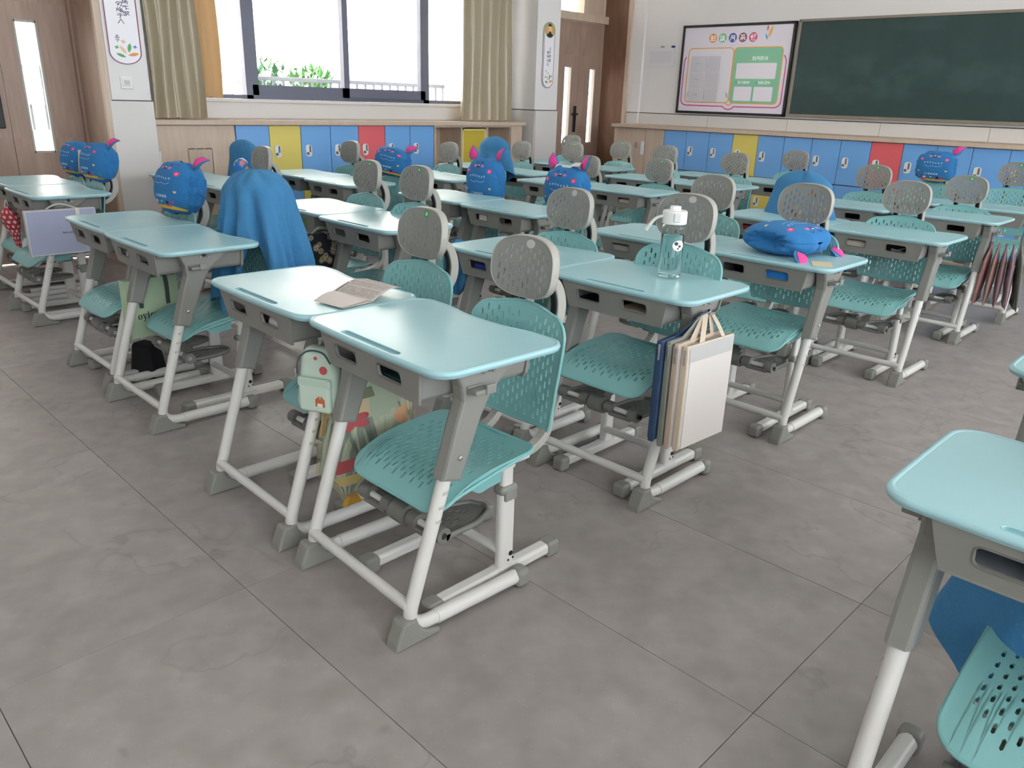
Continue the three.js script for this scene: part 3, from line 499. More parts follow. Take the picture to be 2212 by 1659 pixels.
const holeGeo = (s) => cyl(0.0075, 0.0075, 0.003, 12).rotateX(Math.PI / 2).translate(-0.014, 0.681, s * 0.2605);
const desk0 = new THREE.Group(); desk0.name = 'school_desk';
{
  const G = { top: deskTop(), bar: rod(V(-0.236, 0.098, -frameZ), V(-0.236, 0.098, frameZ), 0.0145, 12) };
  part('tabletop', G.top, M.top, desk0);
  const d = part('drawer', trayGeo, M.grey, desk0); part('drawer_front', trayFront, M.grey, d); part('slot_rim', slotRim(-0.103), M.greyDark, d); part('drawer_divider', bb(-0.012, 0.612, -0.205, -0.006, 0.692, 0.205), M.inner, d); part('slot_rim', slotRim(0.091), M.greyDark, d);
  for (const s of [1, -1]) {
    const b = part('leg_bracket', bracketGeo(s), M.grey, desk0); part('hook', hookGeo(s), M.grey, b); part('screws', screwGeo(s), M.chrome, b); part('cable_hole', holeGeo(s), M.black, b);
    const l = part('leg', legTube(s), M.steel, desk0); part('height_marks', marks(s), std('#b4b3ae', 0.6), l); part('foot', footGeo(s), M.cap, desk0); part('end_cap', endCap(s), M.cap, desk0);
  }
  part('crossbar', G.bar, M.steel, desk0);
}

// ---------------------------------------------------------------- the chair (pupil faces -x)
const seatFn = (a, b) => {
  const s = Math.max(0, -0.045 - a), q = b / 0.19, r = Math.max(0, a - 0.05);
  return V(a + 0.9 * s * s, 0.385 - 2.9 * s * s - 0.012 * Math.cos(q * 1.5) * smooth(-0.16, 0.02, a) + 0.012 * q * q * smooth(-0.12, 0.1, a) + 0.45 * r * r - 0.010 * smooth(0.7, 1, Math.abs(q)) * smooth(0.02, -0.1, a), b);
};
const seatOut = ringPts(rrShape(0.385, 0.385, 0.065, 0, 0), 8);
function slotGrid(n, m, da, db, L, w, ok, ang = 0, alongA = true) {   // columns n, staggered
  const out = [];
  for (let i = 0; i < n; i++) for (let j = 0; j < m + (i % 2); j++) { const u = (i - (n - 1) / 2) * da, v = (j - (m - 1 + (i % 2)) / 2) * db; const [a, b] = alongA ? [v, u] : [u, v]; if (ok(a, b)) out.push([a, b, L, w, (alongA ? 0 : Math.PI / 2) + ang]); }
  return out;
}
const seatSlots = slotGrid(18, 8, 0.0182, 0.0365, 0.0215, 0.0060, (a, b) => Math.abs(b) < 0.158 && Math.abs(a) < 0.155 && (Math.abs(a) / 0.165) ** 3 + (Math.abs(b) / 0.175) ** 3 < 1);
const seatGeo = merge([sheet(seatOut, seatSlots, 0.006, 0.034, seatFn), bead(seatOut, 0.0052, (a, b) => { const p = seatFn(a, b); p.y -= 0.003; return p; }, 110, 7)]);
const skirtGeo = (s) => { const f = (off) => surf(14, 3, (u, v) => { const a = lerp(-0.085, 0.045, u), p = seatFn(a, s * 0.1905), h = 0.040 * smooth(0, 0.5, u) * (u > 0.97 ? 0.95 : 1); return V(p.x, p.y - 0.004 - v * (h + 0.008), p.z - s * 0.006 * v + off); }); return merge([f(0), f(-s * 0.004)]); };
const backX = (b, y) => 0.262 + 0.12 * (y - 0.42) - 0.75 * b * b + 0.28 * (y - 0.56) ** 2;
const backFn = (a, b) => V(backX(a, b), b, a);   // a = z, b = y
const backOut = (() => { const P = [], N = 14; for (let i = 0; i <= N; i++) { const t = i / N; P.push([lerp(-0.145, 0.145, t), 0.425 - 0.012 * Math.sin(Math.PI * t)]); }
  P.push([0.156, 0.418], [0.163, 0.43], [0.171, 0.48], [0.178, 0.56], [0.182, 0.63]); for (let i = 0; i <= 7; i++) { const a = (i / 7) * Math.PI / 2; P.push([0.112 + 0.07 * Math.cos(a), 0.668 + 0.064 * Math.sin(a)]); }
  for (let i = 1; i < 8; i++) { const t = i / 8; P.push([lerp(0.112, -0.112, t), 0.732 + 0.016 * Math.sin(Math.PI * t)]); }
  for (let i = 0; i <= 7; i++) { const a = Math.PI / 2 + (i / 7) * Math.PI / 2; P.push([-0.112 + 0.07 * Math.cos(a), 0.668 + 0.064 * Math.sin(a)]); }
  P.push([-0.182, 0.63], [-0.178, 0.56], [-0.171, 0.48], [-0.163, 0.43], [-0.156, 0.418]); return P; })();
const backSlots = slotGrid(17, 8, 0.0185, 0.0335, 0.0220, 0.0064, (a, b) => Math.abs(a) < 0.154 && (Math.abs(a) / 0.172) ** 4 + (Math.abs(b) / 0.152) ** 4 < 1, 0, false).map(([a, b, ...r]) => [a, b + 0.577, ...r]);
const backGeo = merge([sheet(backOut, backSlots, 0.006, 0.05, backFn), bead(backOut, 0.0048, backFn, 120, 7)]);
const HY = 0.845, headX = (b, y) => 0.300 + 0.12 * (y - HY) - 0.95 * b * b + 0.5 * (y - HY) ** 2, headFn = (a, b) => V(headX(a, b), b, a);
const headOut = Array.from({ length: 44 }, (_, i) => { const t = (i / 44) * 6.2832, c = Math.cos(t), s = Math.sin(t), e = 2 / 2.7; return [0.118 * Math.sign(c) * Math.abs(c) ** e, HY + 0.085 * Math.sign(s) * Math.abs(s) ** e * (s < 0 ? 0.97 : 1)]; });
const headSlots = slotGrid(11, 5, 0.0178, 0.0290, 0.0205, 0.0060, (a, b) => (Math.abs(a) / 0.101) ** 2.6 + (Math.abs(b) / 0.068) ** 2.6 < 1, 0, false).map(([a, b, L, w, g]) => [a, b + HY - 0.006, L, w, g + clamp(a * 2.2, -0.3, 0.3)]);
const headGeo = sheet(headOut, headSlots, 0.006, 0.03, headFn);
const headRim = (() => { const n = 60, e = 2 / 2.7, at = (t, k) => { const c = Math.cos(t), s = Math.sin(t); return [k * 0.118 * Math.sign(c) * Math.abs(c) ** e, HY + k * 0.085 * Math.sign(s) * Math.abs(s) ** e * (s < 0 ? 0.97 : 1)]; };
  const prof = [[0.985, -0.005], [1.0, -0.003], [1.012, 0.004], [1.012, 0.018], [0.995, 0.024], [0.965, 0.022], [0.955, 0.004], [0.985, -0.005]];
  return surf(n, prof.length - 1, (u, v) => { const [k, dx] = prof[Math.round(v * (prof.length - 1))], [a, b] = at(u * 6.2832, k); const p = headFn(a, b); p.x += dx; return p; }); })();
const cArm = (s, pts, w, t) => {   // flat curved arm in the x-y plane, wide along z
  const c = new THREE.CatmullRomCurve3(pts.map(([x, y]) => V(x, y, 0))), n = 22, L = [], R = [];
  for (let i = 0; i <= n; i++) { const p = c.getPointAt(i / n), d = c.getTangentAt(i / n), q = t * (0.75 + 0.5 * Math.sin(Math.PI * i / n)); L.push([p.x - d.y * q / 2, p.y + d.x * q / 2]); R.unshift([p.x + d.y * q / 2, p.y - d.x * q / 2]); }
  return basis(extr(poly([...L, ...R]), w, 0.004), EX, EY, EZ, V(0, 0, s - w / 2));
};
const upperArm = (s) => cArm(s * 0.062, [[0.305, 0.63], [0.340, 0.652], [0.374, 0.70], [0.378, 0.752], [0.358, 0.80], [0.322, 0.828]], 0.03, 0.028);
const upperArmIn = (s) => cArm(s * 0.062, [[0.312, 0.655], [0.335, 0.672], [0.357, 0.71], [0.36, 0.75], [0.343, 0.79], [0.316, 0.812]], 0.022, 0.008);
const lowerArm = (s) => cArm(s * 0.10, [[0.10, 0.352], [0.18, 0.345], [0.26, 0.352], [0.305, 0.385], [0.312, 0.43], [0.298, 0.48], [0.279, 0.53]], 0.03, 0.02);
const stadium = (len, w, h, x, y, z) => rbox(len, h, w, 0.012, x, y, z, 2);
const chair0 = new THREE.Group(); chair0.name = 'school_chair';
const headParts = [];
{
  const seat = part('seat', seatGeo, M.teal, chair0); for (const s of [1, -1]) part('seat_skirt', skirtGeo(s), M.teal, seat);
  part('backrest', backGeo, M.teal, chair0);
  const h = part('headrest', headGeo, M.grey, chair0); part('headrest_rim', headRim, M.shell, h); headParts.push(h);
  for (const s of [1, -1]) {
    const u = part('headrest_arm', upperArm(s), M.shell, chair0); part('arm_lining', upperArmIn(s), M.black, u);
    part('backrest_arm', lowerArm(s), M.shell, chair0);
    const z = s * 0.14, r = part('runner', stadium(0.42, 0.042, 0.036, 0.075, 0.029, z), M.steel, chair0);
    part('end_cap', rbox(0.05, 0.05, 0.05, 0.011, -0.15, 0.0255, z, 2), M.cap, r); part('end_cap', rbox(0.05, 0.05, 0.05, 0.011, 0.30, 0.0255, z, 2), M.cap, r);
    const p = part('leg', merge([rbox(0.056, 0.25, 0.03, 0.0125, 0.11, 0.155, z, 3), rbox(0.075, 0.006, 0.042, 0.002, 0.11, 0.041, z, 1)]), M.steel, chair0);
    part('upper_post', rbox(0.042, 0.2, 0.022, 0.009, 0.11, 0.27, z, 3), M.steel, chair0);
    part('collar', merge([rbox(0.066, 0.026, 0.04, 0.012, 0.11, 0.285, z, 3), rbox(0.044, 0.036, 0.012, 0.005, 0.112, 0.272, z + s * 0.017, 2)]), M.cap, p);
    part('bolt_holes', merge([cyl(0.0075, 0.0075, 0.002, 14).rotateX(Math.PI / 2).translate(0.122, 0.082, z + s * 0.0155), cyl(0.003, 0.003, 0.003, 8).rotateX(Math.PI / 2).translate(0.113, 0.063, z + s * 0.0155), cyl(0.003, 0.003, 0.003, 8).rotateX(Math.PI / 2).translate(0.131, 0.065, z + s * 0.0155)]), M.black, p);
  }
  part('seat_frame', merge([rbox(0.30, 0.016, 0.05, 0.006, 0.05, 0.356, -0.12), rbox(0.30, 0.016, 0.05, 0.006, 0.05, 0.356, 0.12), rbox(0.06, 0.02, 0.30, 0.008, 0.11, 0.35, 0), rbox(0.05, 0.016, 0.28, 0.006, -0.06, 0.35, 0)]), M.steel, chair0);
  part('crossbar', rod(V(0.095, 0.095, -0.145), V(0.095, 0.095, 0.145), 0.0135, 12), M.steel, chair0);
  const ped = part('pedal_mount', merge([rod(V(-0.135, 0.245, -0.17), V(-0.135, 0.245, 0.17), 0.009, 10), rod(V(-0.03, 0.345, 0), V(-0.13, 0.255, 0), 0.012, 10), rbox(0.05, 0.05, 0.05, 0.012, -0.03, 0.335, 0)]), M.steel, chair0);
  const hub = rod(V(-0.135, 0.245, -0.028), V(-0.135, 0.245, 0.028), 0.03, 18); part('hub', merge([hub, rod(V(-0.105, 0.262, -0.012), V(-0.105, 0.262, 0.012), 0.026, 14)]), M.greyDark, ped);
  const outP = [[-0.02, -0.055], [0.085, -0.06], [0.15, -0.035], [0.165, 0.0], [0.15, 0.035], [0.085, 0.06], [-0.02, 0.055]], slots = slotGrid(8, 3, 0.0125, 0.028, 0.02, 0.0048, (a, b) => a < 0.055 && Math.abs(b) < 0.042, 0).map(([a, b, ...r]) => [a + 0.065, b, ...r]);
  const plate = merge([sheet(outP, slots, 0.005, 0.08, (a, b) => V(a, 0, b)), new THREE.TubeGeometry(new THREE.CatmullRomCurve3(outP.map(([a, b]) => V(a, 0.002, b)), true, 'catmullrom', 0.2), 48, 0.0085, 6, true)]);
  const sleeve = (z0, z1) => merge([rod(V(0, 0, z0), V(0, 0, z0 + 0.035), 0.022, 16), rod(V(0, 0, z1 - 0.035), V(0, 0, z1), 0.022, 16), bb(0.004, -0.02, z0, 0.026, 0.004, z1, 0.004), bb(-0.02, -0.022, z0 + 0.02, 0.02, -0.008, z1 - 0.02, 0.004)]);
  for (const s of [1, -1]) { const g = merge([plate.clone().translate(0.03, -0.012, s * 0.102), sleeve(s > 0 ? 0.038 : -0.17, s > 0 ? 0.17 : -0.038)]); part('pedal', g.translate(-0.135, 0.245, 0), M.greyDark, chair0); }
}
const stickGreen = std('#3f8f58', 0.5), stickClear = std('#b8b8b2', 0.25);
const stickerGeo = cyl(0.013, 0.013, 0.0012, 20).rotateZ(Math.PI / 2);

// ---------------------------------------------------------------- desks and chairs in their columns
const COLS = { r: 'right-hand column', m: 'middle column', w: 'window-side column', n: 'column at the right frame edge' };
const SIDE = ['right', 'left'];
// key: [column, pair, side(0 right, 1 left), x, z, turn, height shift, feature label]
const DESKS = {
  D1: ['r', 0, 0, 1.24, -1.52, -0.04, 0, 'nearest teal school desk, in the centre foreground with a yellow bag behind its leg'], D2: ['r', 0, 1, 1.255, -2.12, -0.02, 0, 'teal school desk with a folded newspaper sheet on its top'],
  B1: ['r', 1, 0, 2.24, -1.55, 0, 0, 'teal school desk carrying a clear water bottle, folders hung on its side'], B2: ['r', 1, 1, 2.29, -2.165, 0.01, 0],
  C1: ['r', 2, 0, 3.12, -1.50, 0, 0, 'teal school desk with a blue plush cushion lying on its top'], C2: ['r', 2, 1, 3.11, -2.08, 0.01, 0],
  E1: ['r', 3, 0, 4.22, -1.44, 0, 0], E2: ['r', 3, 1, 4.24, -2.04, 0, 0, 'teal school desk with a dark red case showing in its drawer slot'], F1: ['r', 4, 0, 5.29, -1.49, 0, 0, 'teal school desk with pink see-through bags hung from its side'], F2: ['r', 4, 1, 5.27, -2.09, 0, 0], G1: ['r', 5, 0, 6.05, -1.44, 0, 0], G2: ['r', 5, 1, 6.0, -2.04, 0, 0],
  A1: ['m', 0, 0, 1.315, -3.205, 0, 0], A2: ['m', 0, 1, 1.345, -3.80, 0, -0.008], A21: ['m', 1, 0, 2.29, -3.14, 0, 0], A22: ['m', 1, 1, 2.33, -3.74, 0, 0, 'teal school desk with a green box showing in its drawer slot'], A31: ['m', 2, 0, 3.22, -3.14, 0, 0], A32: ['m', 2, 1, 3.25, -3.76, 0, 0],
  A41: ['m', 3, 0, 4.62, -3.40, 0, 0], A42: ['m', 3, 1, 4.58, -4.02, 0, 0], A51: ['m', 4, 0, 5.56, -3.30, 0, 0], A52: ['m', 4, 1, 5.53, -3.92, 0, 0], A61: ['m', 5, 0, 6.3, -3.2, 0, 0], A62: ['m', 5, 1, 6.3, -3.8, 0, 0],
  H11: ['w', 0, 0, 1.42, -5.10, 0, 0, 'teal school desk with a large lavender folder bag hung on its side'], H12: ['w', 0, 1, 1.46, -5.71, 0, 0], H21: ['w', 1, 0, 2.43, -4.97, 0, 0, 'teal school desk with a small globe on its top'], H22: ['w', 1, 1, 2.43, -5.57, 0, 0], H31: ['w', 2, 0, 3.2, -4.79, 0, 0], H32: ['w', 2, 1, 3.24, -5.40, 0, 0],
  H41: ['w', 3, 0, 4.05, -4.75, 0, 0], H42: ['w', 3, 1, 4.08, -5.36, 0, 0], H51: ['w', 4, 0, 4.95, -4.81, 0, 0], H52: ['w', 4, 1, 4.98, -5.42, 0, 0], H61: ['w', 5, 0, 6.0, -4.80, 0, 0], H62: ['w', 5, 1, 6.02, -5.41, 0, 0],
  N1: ['n', 0, 1, 1.41, -0.06, 0.0, 0, 'teal school desk cut off by the lower right corner of the picture'], N2: ['n', 1, 1, 2.30, -0.10, 0, 0, 'teal school desk of which only one corner shows at the right picture edge'],
};
// key: [x, z, headrest shift, sticker, turn, feature label]
const CHAIRS = {
  D1: [1.25, -1.475, 0.0, 'c', 0, 'nearest teal school chair, tucked under the desk in the centre foreground'], D2: [1.38, -2.08, 0, 'g', 0, 'teal school chair at the desk with the folded newspaper sheet'], B1: [2.16, -1.55, 0.055, 'c', 0, 'teal school chair whose grey headrest stands behind the water bottle'], B2: [2.22, -2.15, 0.015, 'o', 0], C1: [3.0, -1.5, 0.055, 'p', 0, 'teal school chair with a brown picture sticker on its grey headrest'], C2: [3.2, -2.07, 0.035, '', 0], E1: [4.12, -1.47, 0.018, '', 0], E2: [4.1, -2.03, -0.03, '', 0, 'teal school chair under a blue blanket in the right-hand column'],
  F1: [5.2, -1.49, 0, 'g', 0], F2: [5.46, -2.16, 0.006, 'g', 0], G1: [6.48, -1.53, 0.038, 'g', 0], G2: [6.52, -2.10, 0.03, '', 0, 'teal school chair wearing a blue cushion in front of the back lockers'],
  A1: [1.38, -3.22, 0.0, '', 0, 'teal school chair under a large blue blanket in the front of the middle column'], A2: [1.29, -3.78, 0, '', 0, 'teal school chair wearing a blue cushion, at the front of the middle column'], A21: [2.2, -3.14, 0.03, 'g', 0], A22: [2.33, -3.74, 0.01, 'g', 0], A31: [3.33, -3.14, -0.03, '', 0, 'teal school chair wearing an open-topped blue cushion, in the middle column'], A32: [3.26, -3.76, -0.03, '', 0, 'teal school chair wearing a tall blue cushion, in the middle column'],
  A41: [4.68, -3.41, -0.02, 'g', 0], A42: [4.62, -4.04, -0.04, 'g', 0], A51: [5.57, -3.3, 0.01, '', 0], A52: [5.52, -3.94, 0.03, '', 0], A61: [6.58, -3.28, 0.01, '', 0], A62: [6.5, -3.85, -0.05, '', 0],
  H11: [1.35, -5.1, 0.0, '', 0, 'teal school chair wearing the nearer blue cushion by the front door'], H12: [1.45, -5.76, -0.03, '', 0, 'teal school chair wearing the farther blue cushion by the front door'], H21: [2.36, -4.98, 0.01, '', 0, 'teal school chair with grey headrest beside the globe'], H22: [2.52, -5.56, 0, '', 0, 'teal school chair under a blue blanket before the first blue lockers'], H31: [3.28, -4.78, -0.02, '', 0, 'teal school chair wearing a blue cushion before the window-wall lockers'], H32: [3.34, -5.4, 0.01, '', 0],
  H41: [4.3, -4.78, 0.02, '', 0, 'teal school chair with a folded blue blanket on it in the window-side column'], H42: [4.32, -5.36, -0.01, '', 0], H51: [5.32, -4.8, 0.01, 'g', 0], H52: [5.19, -5.32, -0.01, '', 0], H61: [6.03, -4.8, 0.01, 'g', 0], H62: [5.92, -5.34, 0.04, 'g', 0],
  N1: [1.375, -0.01, 0, '', 0, 'teal school chair with a blue blanket in the lower right corner'], N2: [2.3, -0.08, 0, '', 0, 'teal school chair behind the desk cut by the right edge'],
};
const pairN = (i) => ['first', 'second', 'third', 'fourth', 'fifth', 'sixth'][i];
const picSticker = std('#6e4a42', 0.5), deskObj = {}, chairObj = {};
for (const [k, [c, i, s, x, z, t, dy, lab]] of Object.entries(DESKS)) {
  const d = desk0.clone(); d.name = numbered('school_desk'); d.position.set(x, 0, z); d.rotation.y = t;
  if (dy) d.traverse((o) => { if (['tabletop', 'drawer', 'leg_bracket'].includes(o.name)) o.position.y = dy; });
  tag(d, lab ?? `teal school desk, ${SIDE[s]} half of the ${pairN(i)} pair back, ${COLS[c]}`, 'desk', 'teal school desks'); scene.add(d); deskObj[k] = d;
}
for (const [k, [x, z, lift, st, t, lab]] of Object.entries(CHAIRS)) {
  const [c, i, s] = DESKS[k], o = chair0.clone(); o.name = numbered('school_chair'); o.position.set(x, 0, z); o.rotation.y = t;
  for (const p of o.children) if (!['runner', 'leg', 'crossbar'].includes(p.name)) p.position.y = lift;
  if (st) {
    const h = o.children.find((p) => p.name === 'headrest'), q = headFn(0.004, HY + 0.066), m = st === 'g' ? stickGreen : st === 'p' ? picSticker : stickClear;
    const g = st === 'p' ? rbox(0.001, 0.042, 0.05, 0.0004, 0, 0, 0, 1) : st === 'c' ? stickerGeo.clone().scale(1, 0.9, 1.2) : stickerGeo;
    const e = part('sticker', g, m, h); e.position.set(q.x - 0.0038, q.y - (st === 'p' ? 0.012 : 0), q.z + (st === 'p' ? 0.022 : 0.01)); e.rotation.z = -0.2; if (st === 'g') part('leaf_mark', rbox(0.001, 0.011, 0.009, 0.0004, -0.0007, 0, 0, 1), std('#b9dcc0', 0.5), e);
  }
  tag(o, lab ?? `teal school chair with grey headrest, ${SIDE[s]} desk, ${pairN(i)} pair, ${COLS[c]}`, 'chair', 'teal school chairs'); scene.add(o); chairObj[k] = o;
}

// ---------------------------------------------------------------- plush cushions worn by the chairs
const plushTex = canvasTex(512, 512, (x, W, H) => {
  x.fillStyle = '#2d76b0'; x.fillRect(0, 0, W, H);
  for (let i = 0; i < 2600; i++) { x.fillStyle = `rgba(${20 + rnd() * 40},${90 + rnd() * 50},${160 + rnd() * 50},0.25)`; x.fillRect(rnd() * W, rnd() * H, 3, 6); }
  const fl = (a, b, r, c) => { x.fillStyle = c; for (let i = 0; i < 6; i++) { x.beginPath(); x.arc(a + r * 0.7 * Math.cos(i * 1.047), b + r * 0.7 * Math.sin(i * 1.047), r * 0.5, 0, 7); x.fill(); } x.fillStyle = '#f6c3d4'; x.beginPath(); x.arc(a, b, r * 0.35, 0, 7); x.fill(); };
  const heart = (a, b, r, c) => { x.fillStyle = c; x.beginPath(); x.moveTo(a, b + r); x.bezierCurveTo(a - 2 * r, b - r * 0.4, a - r * 0.6, b - 1.4 * r, a, b - 0.4 * r); x.bezierCurveTo(a + r * 0.6, b - 1.4 * r, a + 2 * r, b - r * 0.4, a, b + r); x.fill(); };
  x.strokeStyle = '#14202e'; x.lineWidth = 5; x.lineCap = 'round'; for (const e of [220, 292]) { x.beginPath(); x.arc(e, 66, 13, Math.PI, 2 * Math.PI); x.stroke(); }
  x.fillStyle = '#ee6fa4'; for (const e of [206, 306]) { x.beginPath(); x.ellipse(e, 92, 19, 12, 0, 0, 7); x.fill(); }
  x.fillStyle = '#2a1420'; x.beginPath(); x.moveTo(236, 84); x.lineTo(276, 84); x.quadraticCurveTo(270, 118, 256, 118); x.quadraticCurveTo(242, 118, 236, 84); x.fill(); x.fillStyle = '#fff'; x.fillRect(242, 84, 28, 7); x.fillStyle = '#c2405c'; x.beginPath(); x.ellipse(256, 108, 9, 7, 0, 0, 7); x.fill();
  fl(112, 142, 20, '#e8487e'); fl(400, 142, 20, '#e8487e'); heart(98, 330, 13, '#ecd06a'); heart(410, 318, 13, '#ecd06a');
  x.strokeStyle = '#dfeaf4'; x.lineWidth = 3; for (let i = 0; i < 7; i++) { const a = 160 + i * 32, b = 196 - 6 * Math.sin(i); x.beginPath(); x.moveTo(a - 8, b - 8); x.lineTo(a + 8, b - 9); x.moveTo(a, b - 13); x.lineTo(a - 3, b + 11); x.moveTo(a - 9, b + 2); x.lineTo(a + 9, b + 1); x.stroke(); }
  x.beginPath(); x.moveTo(160, 236); x.bezierCurveTo(200, 262, 230, 258, 256, 240); x.bezierCurveTo(285, 262, 320, 258, 356, 236); x.stroke();
  x.lineWidth = 3.5; x.beginPath(); x.arc(190, 372, 13, 0, 7); x.stroke(); for (let i = 0; i < 4; i++) { const a = 228 + i * 30, b = 372; x.strokeRect(a - 9, b - 10, 18, 20); x.beginPath(); x.moveTo(a, b - 12); x.lineTo(a, b + 12); x.moveTo(a - 9, b); x.lineTo(a + 9, b); x.stroke(); }
  x.fillStyle = '#e2b23c'; x.beginPath(); x.moveTo(80, 474); x.quadraticCurveTo(160, 438, 256, 460); x.quadraticCurveTo(360, 436, 440, 474); x.lineTo(430, 488); x.lineTo(90, 488); x.fill();
  x.fillStyle = '#d84a78'; x.fillRect(150, 446, 60, 16); x.fillRect(300, 446, 60, 16); for (const [a, c] of [[180, '#f2d9c4'], [326, '#2c2230']]) { x.fillStyle = c; x.beginPath(); x.arc(a, 428, 17, 0, 7); x.fill(); x.fillStyle = '#b3343f'; x.fillRect(a - 16, 440, 32, 12); }
  x.fillStyle = '#d8405e'; for (const a of [118, 382]) { x.beginPath(); x.moveTo(a, 398); x.lineTo(a + 9, 416); x.lineTo(a, 432); x.lineTo(a - 9, 416); x.fill(); } heart(256, 424, 11, '#ecd06a'); leafPath(x, 440, 430, 30, 8, 0.2, '#5aa156');
});
const plushPrint = new THREE.MeshPhysicalMaterial({ map: plushTex, roughness: 0.95, sheen: 0.25, sheenRoughness: 0.5, sheenColor: new THREE.Color('#7fb6e6'), bumpMap: plushBump, bumpScale: 0.0025 });
const sp = (v, e) => Math.sign(v) * Math.abs(v) ** e;
function cushionGeo(T, H, W, squash, sd) {   // front face towards -x, sides pinched into gathers
  return surf(72, 40, (u, v) => {
    const lon = (u - 0.5) * 6.2832, lat = (v - 0.5) * Math.PI, cl = Math.cos(lat), y = sp(Math.sin(lat), 0.78), zx = sp(Math.sin(lon), 0.8), xx = sp(Math.cos(lon), 0.95), r = Math.max(0.02, cl) ** 0.72;
    let px = -xx * T * r, pz = zx * W * (r * 0.94 + 0.06), py = y * H;
    const side = smooth(0.72, 1.0, Math.abs(zx * r)), ang = Math.atan2(py / H, px / T);
    pz -= Math.sign(pz) * side * (Math.min(0.34 * W, Math.max(0.004, W - 0.126)) * (1 - smooth(0.0, 0.75, Math.hypot(py / H * 0.8, px / T))) + 0.045 * W * Math.sin(11 * ang + sd));
    const n = Math.sin(11 * pz / W + 3 * py / H + sd) * Math.sin(5 * py / H + sd * 2) + 0.6 * Math.sin(17 * py / H + 6 * pz / W + sd);
    px *= 1 + 0.028 * n * (0.35 + side) - squash * 0.12 * smooth(0.3, 1, y); pz *= 1 - squash * 0.10 * smooth(0.2, 1, py / H); py += 0.006 * n * Math.abs(zx) - 0.012 * Math.cos(pz / W * 1.5) * smooth(-0.2, -1, y) ;
    return V(px, py, pz);
  }, (u, v, p) => { const lon = (u - 0.5) * 6.2832, zx = sp(Math.sin(lon), 0.8) * Math.cos((v - 0.5) * Math.PI) ** 0.72; return [Math.cos(lon) > 0 ? 0.5 + zx * 0.47 : zx > 0 ? 0.985 : 0.015, 0.5 + (p.y / H) * 0.47]; });
}
const earGeo = (() => { const f = (k, off) => surf(10, 12, (u, v) => { const w = k * 0.034 * Math.sin(Math.PI * Math.min(1, 0.16 + 0.84 * v) ** 0.8) * (u - 0.5) * 2, y = 0.095 * v * (k < 1 ? 0.93 : 1) + (k < 1 ? 0.004 : 0); return V(off - 0.014 * (1 - (w / 0.034) ** 2) * Math.sin(Math.PI * v) * 1.0 + 0.03 * v * v, y, w); }); return [merge([f(1, 0), f(0.98, 0.005)]), f(0.72, -0.003)]; })();
function cushion(label, [x, y, z], turn, { T = 0.115, H = 0.12, W = 0.18, squash = 0.5, sd = 1, ears = [1, 1], flop = 0.5, lean = 0, group } = {}) {
  const o = thing('plush_cushion', label, 'cushion', [x, y, z], turn); o.rotation.order = 'YXZ'; o.rotation.z = -lean;
  part('cover', cushionGeo(T, H, W, squash, sd), plushPrint, o);
  [-1, 1].forEach((s, i) => { if (!ears[i]) return; const e = part('ear', earGeo[0], M.plush, o); e.position.set(0.0, H * 0.9, s * W * 0.66); e.rotation.set(s * flop, s * -0.35, 0); part('ear_lining', earGeo[1], M.pink, e); });
  return o;
}
cushion('blue plush cushion over a chair by the front door, the nearer of the two', [1.68, 0.862, -5.10], 0.1, { H: 0.104, T: 0.088, W: 0.142, sd: 1, flop: 1.0, ears: [0, 1], lean: 0.2 });
cushion('blue plush cushion over a chair by the front door, half hidden behind the nearer one', [1.78, 0.83, -5.80], 0.1, { H: 0.104, T: 0.088, W: 0.142, sd: 2, ears: [0, 0], lean: 0.2 });
cushion('blue plush cushion with upright pink ear over a chair in the front middle column', [1.585, 0.845, -3.77], 0.08, { H: 0.112, T: 0.095, W: 0.152, sd: 3, flop: 1.0, ears: [0, 1], lean: 0.22 });
cushion('slouching blue plush cushion on a chair before the blue and red window-wall lockers', [3.58, 0.835, -4.77], 0.3, { H: 0.095, T: 0.085, W: 0.15, sd: 4, flop: 1.0, ears: [0, 1], lean: 0.15 }).rotation.x = 0.12;
cushion('upright tall blue plush cushion with both pink ears, in the middle column', [3.54, 0.785, -3.74], 0.1, { H: 0.145, T: 0.09, W: 0.145, sd: 5, flop: 0.35, squash: 0.8 });
const openC = cushion('open-topped blue plush cushion with a white lining peeking out between its ears', [3.62, 0.785, -3.12], 0.05, { H: 0.135, T: 0.09, W: 0.16, sd: 6, flop: 0.3, squash: 0.1 });
part('lining', surf(16, 8, (u, v) => V(-0.03 + 0.05 * v + 0.008 * Math.sin(9 * u), 0.124 + 0.02 * Math.sin(Math.PI * v) + 0.02 * smooth(0.55, 0.8, u), lerp(-0.08, 0.10, u))), std('#dcdcdc', 0.9, { side: THREE.DoubleSide }), openC);
cushion('blue plush cushion facing forward on a chair before the back lockers', [6.82, 0.897, -2.10], -0.03, { H: 0.112, T: 0.085, W: 0.155, sd: 7, flop: 0.9, ears: [0, 1], squash: 0.7 });
{
  const c = cushion('blue plush cushion lying flat on a desk, one pink ear hanging over', [3.16, 0.772, -1.49], 0, { H: 0.15, T: 0.066, W: 0.175, sd: 8, ears: [1, 1], flop: 0.5, squash: 0.4 });
  c.setRotationFromMatrix(new THREE.Matrix4().makeBasis(NY, EZ, NX)); c.rotateX(0.12);
  for (const e of c.children.filter((q) => q.name === 'ear')) { e.position.x = 0.03; e.rotation.z = -0.55; }
}

